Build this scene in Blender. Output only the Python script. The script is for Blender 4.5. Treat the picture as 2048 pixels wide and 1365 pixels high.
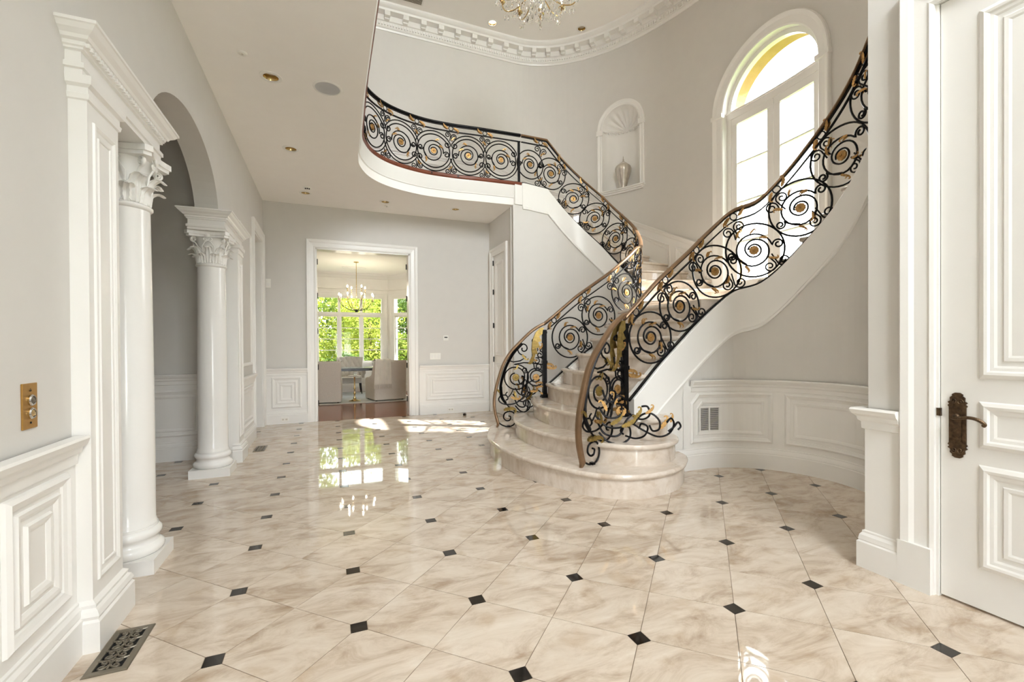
import bpy, math, random
from mathutils import Vector, Matrix, geometry
random.seed(11)
for o in list(bpy.data.objects):
    bpy.data.objects.remove(o, do_unlink=True)
scene = bpy.context.scene
col = scene.collection
PI = math.pi
sin, cos = math.sin, math.cos

# ------------------------------------------------------------------ camera
F_PX, CAM_H, YAW, PITCH, ROLL = 903.486, 1.31622, 0.392687, -0.0064, -0.0059604
CX_PX, CY_PX = 1033.657, 697.590
cam_data = bpy.data.cameras.new('camera')
cam_data.sensor_width = 36.0
cam_data.lens = F_PX * 36.0 / 2048.0
cam_data.shift_x = -(CX_PX - 1024.0) / 2048.0
cam_data.shift_y = (CY_PX - 682.5) / 2048.0
cam_data.clip_start, cam_data.clip_end = 0.05, 300
cam = bpy.data.objects.new('camera', cam_data)
col.objects.link(cam)
_f = Vector((sin(YAW) * cos(PITCH), cos(YAW) * cos(PITCH), sin(PITCH)))
_r = Vector((cos(YAW), -sin(YAW), 0))
_u = _r.cross(_f)
_r2 = _r * cos(ROLL) + _u * sin(ROLL)
_u2 = _u * cos(ROLL) - _r * sin(ROLL)
cam.matrix_world = Matrix(((_r2.x, _u2.x, -_f.x, 0), (_r2.y, _u2.y, -_f.y, 0),
                           (_r2.z, _u2.z, -_f.z, CAM_H), (0, 0, 0, 1)))
scene.camera = cam

# ------------------------------------------------------------------ world, sun, fill lamps
world = bpy.data.worlds.new('sky')
scene.world = world
world.use_nodes = True
bg = world.node_tree.nodes['Background']
bg.inputs['Color'].default_value = (0.93, 0.965, 1.0, 1)
bg.inputs['Strength'].default_value = 8.0

def add_light(name, kind, loc, energy, color=(1, 1, 1), target=None, size=None, size_y=None, angle=None, radius=None):
    d = bpy.data.lights.new(name, kind)
    d.energy = energy
    d.color = color
    if kind == 'AREA':
        d.shape = 'RECTANGLE' if size_y else 'SQUARE'
        d.size = size
        if size_y:
            d.size_y = size_y
    if angle is not None:
        d.angle = angle
    if radius is not None:
        d.shadow_soft_size = radius
    o = bpy.data.objects.new(name, d)
    o.location = loc
    if target is not None:
        o.rotation_euler = (Vector(target) - Vector(loc)).to_track_quat('-Z', 'Y').to_euler()
    col.objects.link(o)
    return o

SUN_DIR = Vector((3.6, -2.1, 3.5))            # towards the sun
add_light('sun', 'SUN', SUN_DIR * 6, 26.0, (1.0, 0.955, 0.90), target=(0, 0, 0), angle=0.012)
# added fill lamps behind the camera, the lower one aimed at the foyer ceiling
add_light('rear_fill_low', 'AREA', (0.8, -2.95, 0.9), 75, (0.97, 0.985, 1.0), target=(-0.2, 1.2, 4.6), size=1.0, size_y=1.6)
add_light('rear_fill_high', 'AREA', (1.6, -2.95, 5.8), 560, (0.92, 0.96, 1.0), target=(2.4, 6, 4.4), size=2.4, size_y=2.4)

scene.cycles.max_bounces = 10
scene.cycles.diffuse_bounces = 7
scene.cycles.glossy_bounces = 4
scene.cycles.transmission_bounces = 6
scene.cycles.adaptive_threshold = 0.06
scene.cycles.adaptive_min_samples = 16
scene.cycles.transparent_max_bounces = 16
scene.view_settings.view_transform = 'Standard'
scene.view_settings.look = 'None'
scene.view_settings.exposure = 0.27
scene.view_settings.gamma = 1.0
scene.view_settings.use_curve_mapping = False

# ------------------------------------------------------------------ materials
def new_mat(name):
    m = bpy.data.materials.new(name)
    m.use_nodes = True
    return m, m.node_tree.nodes, m.node_tree.links, m.node_tree.nodes['Principled BSDF']

def lin(c):
    return tuple(((v / 255) / 12.92 if v / 255 <= 0.04045 else ((v / 255 + 0.055) / 1.055) ** 2.4) for v in c) + (1,)

def plain(name, rgb, rough=0.5, metal=0.0, spec=0.5, var=0.03, scale=6.0, bump=0.0, bscale=80.0, coat=0.0, aniso=None):
    """procedural material: base colour with a fine noise variation and optional bump"""
    m, N, L, b = new_mat(name)
    tc = N.new('ShaderNodeTexCoord')
    nz = N.new('ShaderNodeTexNoise')
    nz.inputs['Scale'].default_value = scale
    nz.inputs['Detail'].default_value = 4
    L.new(tc.outputs['Object'], nz.inputs['Vector'])
    rp = N.new('ShaderNodeValToRGB')
    c = lin(rgb)
    rp.color_ramp.elements[0].color = tuple(max(0, v * (1 - var)) for v in c[:3]) + (1,)
    rp.color_ramp.elements[1].color = tuple(min(1, v * (1 + var)) for v in c[:3]) + (1,)
    rp.color_ramp.elements[0].position = 0.3
    rp.color_ramp.elements[1].position = 0.7
    L.new(nz.outputs['Fac'], rp.inputs['Fac'])
    L.new(rp.outputs['Color'], b.inputs['Base Color'])
    b.inputs['Roughness'].default_value = rough
    b.inputs['Metallic'].default_value = metal
    b.inputs['Specular IOR Level'].default_value = spec
    b.inputs['Coat Weight'].default_value = coat
    if bump:
        n2 = N.new('ShaderNodeTexNoise')
        n2.inputs['Scale'].default_value = bscale
        n2.inputs['Detail'].default_value = 3
        L.new(tc.outputs['Object'], n2.inputs['Vector'])
        bp = N.new('ShaderNodeBump')
        bp.inputs['Strength'].default_value = bump
        bp.inputs['Distance'].default_value = 0.01
        L.new(n2.outputs['Fac'], bp.inputs['Height'])
        L.new(bp.outputs['Normal'], b.inputs['Normal'])
    return m

MT = {}
MT['wall'] = plain('painted_wall_grey', (214, 211, 206), 0.75, var=0.012, spec=0.3)
MT['white'] = plain('white_trim_paint', (236, 234, 230), 0.32, var=0.008)
MT['gloss'] = plain('white_gloss_column_paint', (237, 235, 231), 0.16, var=0.006)
MT['ceiling'] = plain('ceiling_paint', (247, 244, 240), 0.8, var=0.008, spec=0.2)
MT['beige'] = plain('beige_room_paint', (232, 212, 190), 0.8, var=0.01)
MT['iron'] = plain('black_wrought_iron', (22, 21, 23), 0.38, metal=0.6, var=0.3, scale=40, bump=0.25, bscale=120)
MT['gold'] = plain('gilded_leaf', (186, 146, 92), 0.36, metal=0.8, var=0.25, scale=30, bump=0.3, bscale=90)
MT['olive'] = plain('aged_gilded_leaf', (150, 126, 70), 0.42, metal=0.75, var=0.3, scale=30, bump=0.3, bscale=90)
MT['handrail'] = plain('bronze_handrail', (140, 112, 86), 0.3, metal=0.6, var=0.12, scale=9)
MT['brass'] = plain('polished_brass', (208, 182, 132), 0.25, metal=1.0, var=0.05)
MT['plate'] = plain('satin_brass_plate', (190, 148, 82), 0.34, metal=0.9, var=0.05, scale=60)
MT['steel'] = plain('polished_steel_ring', (200, 198, 196), 0.15, metal=1.0)
MT['darkbronze'] = plain('antique_bronze', (92, 74, 56), 0.4, metal=0.85, var=0.4, scale=50, bump=0.4, bscale=60)
MT['black'] = plain('black_metal', (20, 19, 18), 0.45, metal=0.3)
MT['duct_shade'] = plain('black_duct_shade', (14, 13, 12), 0.9)  # black colour stands in for the shade inside the vents
MT['pewter'] = plain('grey_bronze_register', (128, 120, 106), 0.38, metal=0.7, var=0.06)
MT['vase'] = plain('mercury_glass_silver', (206, 199, 189), 0.28, metal=0.8, var=0.14, scale=14, bump=0.1)
MT['plastic'] = plain('white_plastic', (240, 238, 232), 0.4)
MT['grout'] = plain('tile_grout', (120, 104, 88), 0.9, var=0.08)
MT['linen'] = plain('taupe_linen', (208, 199, 188), 0.95, var=0.05, scale=60, bump=0.3, bscale=400, spec=0.1)
MT['tuft'] = plain('grey_velvet', (190, 184, 176), 0.9, var=0.05, bump=0.2, bscale=300, spec=0.1)
MT['throw'] = plain('ivory_knit', (226, 218, 204), 0.95, var=0.05, bump=0.6, bscale=160, spec=0.1)
MT['blackwood'] = plain('black_lacquer_wood', (16, 14, 14), 0.22, var=0.2)
MT['rug'] = plain('pale_rug_pile', (196, 196, 190), 0.98, var=0.12, scale=5, bump=0.6, bscale=220, spec=0.05)
MT['ochre'] = plain('ochre_stucco', (176, 140, 92), 0.9, var=0.08, bump=0.3, bscale=60)
MT['lawn'] = plain('lawn_grass', (84, 108, 36), 0.95, var=0.3, scale=2)
MT['bark'] = plain('tree_bark', (78, 62, 48), 0.95, var=0.3, bump=0.6, bscale=30)

def marble(name, dark, mid, light, rough, scale=1.0, random_offset=True, streak=True):
    m, N, L, b = new_mat(name)
    tc = N.new('ShaderNodeTexCoord')
    vec = tc.outputs['Object']
    if random_offset:
        oi = N.new('ShaderNodeObjectInfo')
        mul = N.new('ShaderNodeMath'); mul.operation = 'MULTIPLY'; mul.inputs[1].default_value = 37.0
        L.new(oi.outputs['Random'], mul.inputs[0])
        cmb = N.new('ShaderNodeCombineXYZ')
        L.new(mul.outputs[0], cmb.inputs[0]); L.new(mul.outputs[0], cmb.inputs[1]); L.new(mul.outputs[0], cmb.inputs[2])
        add = N.new('ShaderNodeVectorMath'); add.operation = 'ADD'
        L.new(vec, add.inputs[0]); L.new(cmb.outputs[0], add.inputs[1])
        vec = add.outputs[0]
    mp = N.new('ShaderNodeMapping')
    mp.inputs['Rotation'].default_value = (0, 0, 0.45)
    mp.inputs['Scale'].default_value = (1.9 * scale, 4.6 * scale, 2.0 * scale) if streak else (2.5 * scale,) * 3
    L.new(vec, mp.inputs['Vector'])
    n1 = N.new('ShaderNodeTexNoise')
    n1.inputs['Scale'].default_value = 1.5; n1.inputs['Detail'].default_value = 12
    n1.inputs['Roughness'].default_value = 0.68; n1.inputs['Distortion'].default_value = 0.7
    L.new(mp.outputs[0], n1.inputs['Vector'])
    r1 = N.new('ShaderNodeValToRGB')
    e = r1.color_ramp.elements
    e[0].position = 0.30; e[0].color = lin(dark)
    e[1].position = 0.52; e[1].color = lin(mid)
    e2 = e.new(0.72); e2.color = lin(light)
    L.new(n1.outputs['Fac'], r1.inputs['Fac'])
    n2 = N.new('ShaderNodeTexNoise')
    n2.inputs['Scale'].default_value = 5.5 * scale; n2.inputs['Detail'].default_value = 6; n2.inputs['Distortion'].default_value = 0.6
    L.new(vec, n2.inputs['Vector'])
    r2 = N.new('ShaderNodeValToRGB')
    r2.color_ramp.elements[0].position = 0.28; r2.color_ramp.elements[0].color = (0.72, 0.62, 0.5, 1)
    r2.color_ramp.elements[1].position = 0.44; r2.color_ramp.elements[1].color = (1, 1, 1, 1)
    L.new(n2.outputs['Fac'], r2.inputs['Fac'])
    mx = N.new('ShaderNodeMixRGB'); mx.blend_type = 'MULTIPLY'; mx.inputs[0].default_value = 0.55
    L.new(r1.outputs[0], mx.inputs[1]); L.new(r2.outputs[0], mx.inputs[2])
    L.new(mx.outputs[0], b.inputs['Base Color'])
    b.inputs['Roughness'].default_value = rough
    b.inputs['Specular IOR Level'].default_value = 0.55
    return m

MT['tile'] = marble('polished_cream_marble', (170, 149, 128), (209, 194, 177), (223, 212, 198), 0.03)
MT['step'] = marble('honed_cream_marble', (204, 189, 173), (220, 208, 195), (230, 221, 210), 0.07, 1.3)
MT['insert'] = marble('black_marble', (26, 22, 19), (34, 29, 25), (50, 43, 37), 0.06, 3.0)

def wood(name, c1, c2, rough):
    m, N, L, b = new_mat(name)
    tc = N.new('ShaderNodeTexCoord')
    br = N.new('ShaderNodeTexBrick')
    br.inputs['Scale'].default_value = 1.0
    br.inputs['Brick Width'].default_value = 1.1
    br.inputs['Row Height'].default_value = 0.085
    br.inputs['Mortar Size'].default_value = 0.0012
    br.inputs['Color1'].default_value = lin(c1); br.inputs['Color2'].default_value = lin(c2)
    br.inputs['Mortar'].default_value = lin((50, 24, 12))
    L.new(tc.outputs['Object'], br.inputs['Vector'])
    mp = N.new('ShaderNodeMapping'); mp.inputs['Scale'].default_value = (2, 40, 1)
    L.new(tc.outputs['Object'], mp.inputs['Vector'])
    nz = N.new('ShaderNodeTexNoise'); nz.inputs['Scale'].default_value = 2.0; nz.inputs['Detail'].default_value = 6
    L.new(mp.outputs[0], nz.inputs['Vector'])
    rp = N.new('ShaderNodeValToRGB')
    rp.color_ramp.elements[0].color = (0.65, 0.6, 0.58, 1); rp.color_ramp.elements[1].color = (1.1, 1.1, 1.1, 1)
    L.new(nz.outputs['Fac'], rp.inputs['Fac'])
    mx = N.new('ShaderNodeMixRGB'); mx.blend_type = 'MULTIPLY'; mx.inputs[0].default_value = 1
    L.new(br.outputs[0], mx.inputs[1]); L.new(rp.outputs[0], mx.inputs[2])
    L.new(mx.outputs[0], b.inputs['Base Color'])
    b.inputs['Roughness'].default_value = rough
    return m
MT['hardwood'] = wood('cherry_hardwood', (142, 78, 44), (120, 62, 34), 0.1)
MT['cherry'] = wood('cherry_edge', (132, 72, 50), (120, 64, 44), 0.3)

def glass_pane():
    m, N, L, b = new_mat('window_glass')
    N.remove(b)
    out = N['Material Output']
    tr = N.new('ShaderNodeBsdfTransparent'); tr.inputs[0].default_value = (0.97, 0.98, 0.98, 1)
    gl = N.new('ShaderNodeBsdfGlossy'); gl.inputs['Roughness'].default_value = 0.01
    lw = N.new('ShaderNodeLayerWeight'); lw.inputs['Blend'].default_value = 0.5
    pw = N.new('ShaderNodeMath'); pw.operation = 'POWER'; pw.inputs[1].default_value = 5.0
    ml = N.new('ShaderNodeMath'); ml.operation = 'MULTIPLY_ADD'; ml.inputs[1].default_value = 0.9; ml.inputs[2].default_value = 0.012
    L.new(lw.outputs['Facing'], pw.inputs[0]); L.new(pw.outputs[0], ml.inputs[0])
    mx = N.new('ShaderNodeMixShader')
    L.new(ml.outputs[0], mx.inputs[0]); L.new(tr.outputs[0], mx.inputs[1]); L.new(gl.outputs[0], mx.inputs[2])
    L.new(mx.outputs[0], out.inputs['Surface'])
    return m
MT['glass'] = glass_pane()

def crystal():
    m, N, L, b = new_mat('cut_crystal')
    b.inputs['Base Color'].default_value = (1, 0.98, 0.95, 1)
    b.inputs['Transmission Weight'].default_value = 0.85
    b.inputs['Roughness'].default_value = 0.05
    b.inputs['IOR'].default_value = 1.5
    return m
MT['crystal'] = crystal()

def emit(name, rgb, strength):
    m, N, L, b = new_mat(name)
    b.inputs['Emission Color'].default_value = tuple(rgb) + (1,)
    b.inputs['Emission Strength'].default_value = strength
    b.inputs['Base Color'].default_value = (0.9, 0.9, 0.9, 1)
    return m
MT['bulb'] = emit('glowing_bulb', (1.0, 0.86, 0.68), 80)
MT['bulb_dining'] = emit('glowing_candle_bulb', (1.0, 0.88, 0.70), 230)
MT['lamp'] = emit('lit_downlight_lens', (1.0, 0.9, 0.75), 9)
MT['glassunlit'] = plain('frosted_lens', (205, 198, 186), 0.3)

def leaf_mat(name, c1, c2):
    m, N, L, b = new_mat(name)
    tc = N.new('ShaderNodeTexCoord')
    nz = N.new('ShaderNodeTexNoise'); nz.inputs['Scale'].default_value = 1.7; nz.inputs['Detail'].default_value = 5
    L.new(tc.outputs['Object'], nz.inputs['Vector'])
    rp = N.new('ShaderNodeValToRGB')
    rp.color_ramp.elements[0].position = 0.35; rp.color_ramp.elements[0].color = lin(c1)
    rp.color_ramp.elements[1].position = 0.65; rp.color_ramp.elements[1].color = lin(c2)
    L.new(nz.outputs['Fac'], rp.inputs['Fac'])
    L.new(rp.outputs[0], b.inputs['Base Color'])
    b.inputs['Roughness'].default_value = 0.6
    b.inputs['Specular IOR Level'].default_value = 0.2
    tl = N.new('ShaderNodeBsdfTranslucent')
    L.new(rp.outputs[0], tl.inputs[0])
    mx = N.new('ShaderNodeMixShader'); mx.inputs[0].default_value = 0.45
    L.new(b.outputs[0], mx.inputs[1]); L.new(tl.outputs[0], mx.inputs[2])
    L.new(mx.outputs[0], N['Material Output'].inputs['Surface'])
    return m
MT['leafA'] = leaf_mat('bright_green_foliage', (104, 122, 34), (168, 172, 76))
MT['leafB'] = leaf_mat('mid_green_foliage', (74, 98, 30), (138, 150, 62))
MT['leafC'] = leaf_mat('dark_green_foliage', (44, 66, 26), (92, 114, 46))

# ------------------------------------------------------------------ mesh helpers
Z = Vector((0, 0, 1))

class MB:
    def __init__(self):
        self.v, self.f = [], []
    def add(self, verts, faces):
        k = len(self.v)
        self.v.extend([tuple(p) for p in verts])
        self.f.extend([tuple(i + k for i in fc) for fc in faces])
        return self
    def box(self, x0, x1, y0, y1, z0, z1):
        return self.add([(x0, y0, z0), (x1, y0, z0), (x1, y1, z0), (x0, y1, z0), (x0, y0, z1), (x1, y0, z1), (x1, y1, z1), (x0, y1, z1)],
                        [(3, 2, 1, 0), (4, 5, 6, 7), (0, 1, 5, 4), (1, 2, 6, 5), (2, 3, 7, 6), (3, 0, 4, 7)])
    def mbox(self, M, a0, a1, b0, b1, h0, h1, na=1):
        for i in range(na):
            p, q = a0 + (a1 - a0) * i / na, a0 + (a1 - a0) * (i + 1) / na
            self.add([M(p, b0, h0), M(q, b0, h0), M(q, b1, h0), M(p, b1, h0), M(p, b0, h1), M(q, b0, h1), M(q, b1, h1), M(p, b1, h1)],
                     [(3, 2, 1, 0), (4, 5, 6, 7), (0, 1, 5, 4), (1, 2, 6, 5), (2, 3, 7, 6), (3, 0, 4, 7)])
        return self
    def prism(self, poly, z0, z1):
        return self.slab([poly], lambda a, b, h: Vector((a, b, h)), z0, z1)
    def slab(self, loops, M, h0, h1):
        flat = [p for lp in loops for p in lp]
        tris = geometry.tessellate_polygon([[Vector((p[0], p[1], 0)) for p in lp] for lp in loops])
        n = len(flat)
        vs = [M(p[0], p[1], h0) for p in flat] + [M(p[0], p[1], h1) for p in flat]
        fs = [tuple(t) for t in tris] + [tuple(i + n for i in reversed(t)) for t in tris]
        k = 0
        for lp in loops:
            m = len(lp)
            for i in range(m):
                j = (i + 1) % m
                fs.append((k + i, k + j, n + k + j, n + k + i))
            k += m
        return self.add(vs, fs)
    def sweep(self, path, prof, M, closed=False, maxlen=None, caps=True):
        P = [Vector((p[0], p[1])) for p in path]
        if maxlen:
            Q = []
            rng = range(len(P)) if closed else range(len(P) - 1)
            for i in rng:
                a, b = P[i], P[(i + 1) % len(P)]
                k = max(1, int(math.ceil((b - a).length / maxlen)))
                Q += [a + (b - a) * (t / k) for t in range(k)]
            if not closed:
                Q.append(P[-1])
            P = Q
        n, m = len(P), len(prof)
        vs = []
        for i in range(n):
            if closed or 0 < i < n - 1:
                d1 = (P[i] - P[i - 1]).normalized(); d2 = (P[(i + 1) % n] - P[i]).normalized()
            elif i == 0:
                d1 = d2 = (P[1] - P[0]).normalized()
            else:
                d1 = d2 = (P[-1] - P[-2]).normalized()
            n1 = Vector((-d1.y, d1.x)); n2 = Vector((-d2.y, d2.x))
            mm = (n1 + n2) / max(0.2, 1 + n1.dot(n2))
            for (o, h) in prof:
                q = P[i] + mm * o
                vs.append(M(q.x, q.y, h))
        fs = []
        for i in range(n if closed else n - 1):
            j = (i + 1) % n
            for k in range(m - 1):
                fs.append((i * m + k, j * m + k, j * m + k + 1, i * m + k + 1))
        if caps and not closed and m > 2:
            fs.append(tuple(range(m - 1, -1, -1)))
            fs.append(tuple((n - 1) * m + k for k in range(m)))
        return self.add(vs, fs)
    def tube(self, pts, r, n=6, closed=False, ry=None, taper=None):
        P = [Vector(p) for p in pts]
        N_ = len(P)
        vs = []
        up = None
        for i in range(N_):
            if closed:
                t = (P[(i + 1) % N_] - P[i - 1])
            else:
                t = P[min(i + 1, N_ - 1)] - P[max(i - 1, 0)]
            t.normalize()
            if up is None:
                up = Z if abs(t.z) < 0.9 else Vector((1, 0, 0))
            u = (up - t * up.dot(t))
            if u.length < 1e-6:
                u = t.orthogonal()
            u.normalize(); up = u
            w = t.cross(u)
            k = taper(i / max(1, N_ - 1)) if taper else 1
            for a in range(n):
                an = 2 * PI * a / n + PI / n
                vs.append(P[i] + u * (cos(an) * (ry or r) * k) + w * (sin(an) * r * k))
        fs = []
        for i in range(N_ if closed else N_ - 1):
            j = (i + 1) % N_
            for a in range(n):
                b = (a + 1) % n
                fs.append((i * n + a, i * n + b, j * n + b, j * n + a))
        if not closed:
            fs.append(tuple(range(n - 1, -1, -1)))
            fs.append(tuple((N_ - 1) * n + a for a in range(n)))
        return self.add(vs, fs)
    def lathe(self, prof, n, o=(0, 0, 0), M=None, wob=None):
        o = Vector(o)
        vs, fs = [], []
        m = len(prof)
        for i in range(n):
            a = 2 * PI * i / n
            for (r, z) in prof:
                k = wob(a, r, z) if wob else 1
                p = Vector((r * k * cos(a), r * k * sin(a), z))
                vs.append(M(p) if M else o + p)
        for i in range(n):
            j = (i + 1) % n
            for k in range(m - 1):
                fs.append((i * m + k, j * m + k, j * m + k + 1, i * m + k + 1))
        if prof[0][0] > 1e-5 and prof[-1][0] > 1e-5:      # a ring: close the section
            for i in range(n):
                j = (i + 1) % n
                fs.append((i * m + m - 1, j * m + m - 1, j * m, i * m))
        elif prof[0][0] > 1e-5:
            fs.append(tuple(i * m for i in range(n))[::-1])
        elif prof[-1][0] > 1e-5:
            fs.append(tuple(i * m + m - 1 for i in range(n)))
        return self.add(vs, fs)
    def grid(self, fn, nu, nv, closed_u=False):
        vs = [fn(i / (nu if closed_u else nu), j / nv) for i in range(nu + 1) for j in range(nv + 1)]
        fs = []
        for i in range(nu):
            for j in range(nv):
                a = i * (nv + 1) + j
                fs.append((a, a + nv + 1, a + nv + 2, a + 1))
        return self.add(vs, fs)
    def sheet(self, fn, nu, nv, th):
        """closed thin sheet: fn(u,v)->(point, normal)"""
        A, B = [], []
        for i in range(nu + 1):
            for j in range(nv + 1):
                p, nn = fn(i / nu, j / nv)
                A.append(p + nn * th / 2); B.append(p - nn * th / 2)
        n = len(A)
        fs = []
        w = nv + 1
        for i in range(nu):
            for j in range(nv):
                a = i * w + j
                fs.append((a, a + w, a + w + 1, a + 1))
                fs.append((n + a + 1, n + a + w + 1, n + a + w, n + a))
        for i in range(nu):
            a = i * w; fs.append((a, n + a, n + a + w, a + w))
            a = i * w + nv; fs.append((a, a + w, n + a + w, n + a))
        for j in range(nv):
            a = j; fs.append((a, a + 1, n + a + 1, n + a))
            a = nu * w + j; fs.append((a, n + a, n + a + 1, a + 1))
        return self.add(A + B, fs)
    def mesh(self, name, mat, smooth=False, off=None, ang=38):
        me = bpy.data.meshes.new(name)
        vs = self.v if off is None else [(p[0] - off[0], p[1] - off[1], p[2] - off[2]) for p in self.v]
        me.from_pydata(vs, [], self.f)
        me.materials.append(MT[mat] if isinstance(mat, str) else mat)
        me.validate()
        import bmesh
        bm = bmesh.new(); bm.from_mesh(me)
        bmesh.ops.recalc_face_normals(bm, faces=bm.faces)
        bm.to_mesh(me); bm.free()
        if smooth:
            me.shade_smooth()
            me.set_sharp_from_angle(angle=math.radians(ang))
        return me
    def build(self, name, mat, parent=None, local=False, smooth=False, label=None, ang=38, kind=None):
        off = None if (local or parent is None) else root_loc(parent)
        o = bpy.data.objects.new(name, self.mesh(name, mat, smooth, off, ang))
        col.objects.link(o)
        if parent is not None:
            o.parent = parent
        if label:
            o['label'] = label
        if kind:
            o['kind'] = kind
        return o

def root_loc(o):
    p = Vector((0, 0, 0))
    while o is not None:
        p += Vector(o.location)
        o = o.parent
    return p

def thing(name, label, cat, loc=(0, 0, 0), group=None, rotz=0):
    o = bpy.data.objects.new(name, None)
    o.empty_display_size = 0.1
    o.location = loc
    o.rotation_euler = (0, 0, rotz)
    col.objects.link(o)
    o['label'] = label; o['category'] = cat
    if group:
        o['group'] = group
    return o

def tag(o, label, cat, group=None):
    o['label'] = label; o['category'] = cat
    if group:
        o['group'] = group
    return o

def struct(o, label=None):
    o['kind'] = 'structure'
    if label:
        o['label'] = label
    return o

def inst(name, me, parent, loc=(0, 0, 0), rotz=0, rot=None):
    o = bpy.data.objects.new(name, me)
    o.location = loc
    o.rotation_euler = rot if rot else (0, 0, rotz)
    o.parent = parent
    col.objects.link(o)
    return o

def flatM(O, U, N):
    O, U, N = Vector(O), Vector(U), Vector(N)
    return lambda a, b, h: O + U * a + Z * b + N * h

def catmull(P, n=8, closed=False):
    P = [Vector(p) for p in P]
    out = []
    L_ = len(P)
    for i in range(L_ if closed else L_ - 1):
        if closed:
            p0, p1, p2, p3 = P[i - 1], P[i], P[(i + 1) % L_], P[(i + 2) % L_]
        else:
            p0, p1, p2, p3 = P[max(i - 1, 0)], P[i], P[i + 1], P[min(i + 2, L_ - 1)]
        for k in range(n):
            t = k / n
            out.append(0.5 * ((2 * p1) + (p2 - p0) * t + (2 * p0 - 5 * p1 + 4 * p2 - p3) * t * t + (3 * p1 - p0 - 3 * p2 + p3) * t ** 3))
    if not closed:
        out.append(P[-1])
    return out

def interp(x, T):
    if x <= T[0][0]:
        return T[0][1]
    for (a, b), (c, d) in zip(T, T[1:]):
        if x <= c:
            return b + (d - b) * (x - a) / (c - a)
    return T[-1][1]

class Path:
    """plan curve with arc length s; s0 is the arc length given to the first point"""
    def __init__(self, pts, s0=0.0, side=1):
        self.p = [Vector((p[0], p[1])) for p in pts]
        self.s = [s0]
        for a, b in zip(self.p, self.p[1:]):
            self.s.append(self.s[-1] + (b - a).length)
        self.side = side
    def _seg(self, s):
        lo, hi = 0, len(self.s) - 2
        while lo < hi:
            m = (lo + hi + 1) // 2
            if self.s[m] <= s: lo = m
            else: hi = m - 1
        return lo
    def pos(self, s):
        i = self._seg(s)
        return self.p[i] + (self.p[i + 1] - self.p[i]) * ((s - self.s[i]) / (self.s[i + 1] - self.s[i]))
    def nor(self, s):
        d = self.pos(s + 0.02) - self.pos(s - 0.02)
        d.normalize()
        return Vector((-d.y, d.x)) * self.side
    def M(self, s, z, h):
        p = self.pos(s) + self.nor(s) * h
        return Vector((p.x, p.y, z))

def arc_pts(c, R, t0, t1, side, n=48):
    return [(c[0] + R * sin(t0 + (t1 - t0) * i / n), c[1] - side * R * cos(t0 + (t1 - t0) * i / n)) for i in range(n + 1)]
# ================================================================== SETTING
XW = -1.03           # left wall face
YB = 8.70            # back wall face
XR = 2.92            # right (door) wall face
ZC = 3.80            # foyer ceiling
ZU = 4.20            # upper floor level
ZT = 7.62            # rotunda ceiling
XN = 3.01            # nook wall face

def XY(a, b, h):
    return Vector((a, b, h))

# ---- moulding profiles: (offset along wall, height off wall)
P_BASE = [(0, 0), (0, 0.030), (0.15, 0.030), (0.158, 0.022), (0.165, 0.024), (0.19, 0.020), (0.205, 0.010), (0.215, 0.010), (0.22, 0)]
P_RAIL = [(-0.12, 0), (-0.115, 0.012), (-0.075, 0.014), (-0.065, 0.026), (-0.045, 0.030), (-0.03, 0.046), (-0.006, 0.056), (0.004, 0.05), (0.004, 0)]
P_FRAME = [(0, 0), (0.004, 0.012), (0.018, 0.022), (0.030, 0.014), (0.046, 0.008), (0.05, 0)]
P_INNER = [(0, 0), (0.006, 0.012), (0.02, 0.010), (0.034, 0.003), (0.036, 0)]
P_CASING = [(0, 0), (0, 0.018), (0.018, 0.024), (0.03, 0.018), (0.085, 0.022), (0.105, 0.034), (0.14, 0.040), (0.15, 0.030), (0.15, 0)]

def rect(a0, b0, a1, b1):
    return [(a0, b0), (a1, b0), (a1, b1), (a0, b1)]

def panel(M, a0, b0, a1, b1, parent, mat='white', nested=0.075, maxlen=None, loop=None, loop2=None):
    """raised and fielded wainscot panel: outer frame and inner field moulding, each a part"""
    MB().sweep(loop or rect(a0, b0, a1, b1), P_FRAME, M, closed=True, maxlen=maxlen).build('panel_frame', mat, parent)
    if nested:
        k = nested
        MB().sweep(loop2 or rect(a0 + k, b0 + k, a1 - k, b1 - k), P_INNER, M, closed=True, maxlen=maxlen).build('panel_moulding', mat, parent)

# ------------------------------------------------------------------ floor
floor = struct(MB().box(-4.2, 6.4, -2.7, 8.72, -0.12, -0.0016).build('floor', 'grout'), 'polished cream marble floor with small black inserts')
CELL, GX, GY = 0.578, -0.461565, 2.236841
C2, E2, GP = CELL / 2, 0.037, 0.0013
def tile_mesh(rot):
    c, e, g = C2 - GP * 1.4, E2, GP
    P = [(-C2 + e + g, e - g), (-C2 + e + g, -e + g), (0, -c), (C2 - e - g, -e + g), (C2 - e - g, e - g), (0, c)]
    if rot:
        P = [(-y, x) for x, y in P]
    return MB().prism(P, -0.012, 0.0).mesh('marble_tile', 'tile')
tmA, tmB = tile_mesh(False), tile_mesh(True)
imesh = MB().box(-E2 + GP, E2 - GP, -E2 + GP, E2 - GP, -0.012, 0.0).mesh('black_insert', 'insert')
def on_floor(x, y, m=0.25):
    if XW - m < x < XR + m and 0.55 < y < YB + 0.1:
        return not (x > 2.45 and 3.65 < y < 5.75)
    if 2.7 < x < 4.55 and 1.5 < y < 3.95:
        return True
    if 2.7 < x < 3.6 and 5.9 < y < 7.5:
        return True
    if -2.9 < x < XW and 2.9 < y < 6.5:
        return True
    return False
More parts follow.
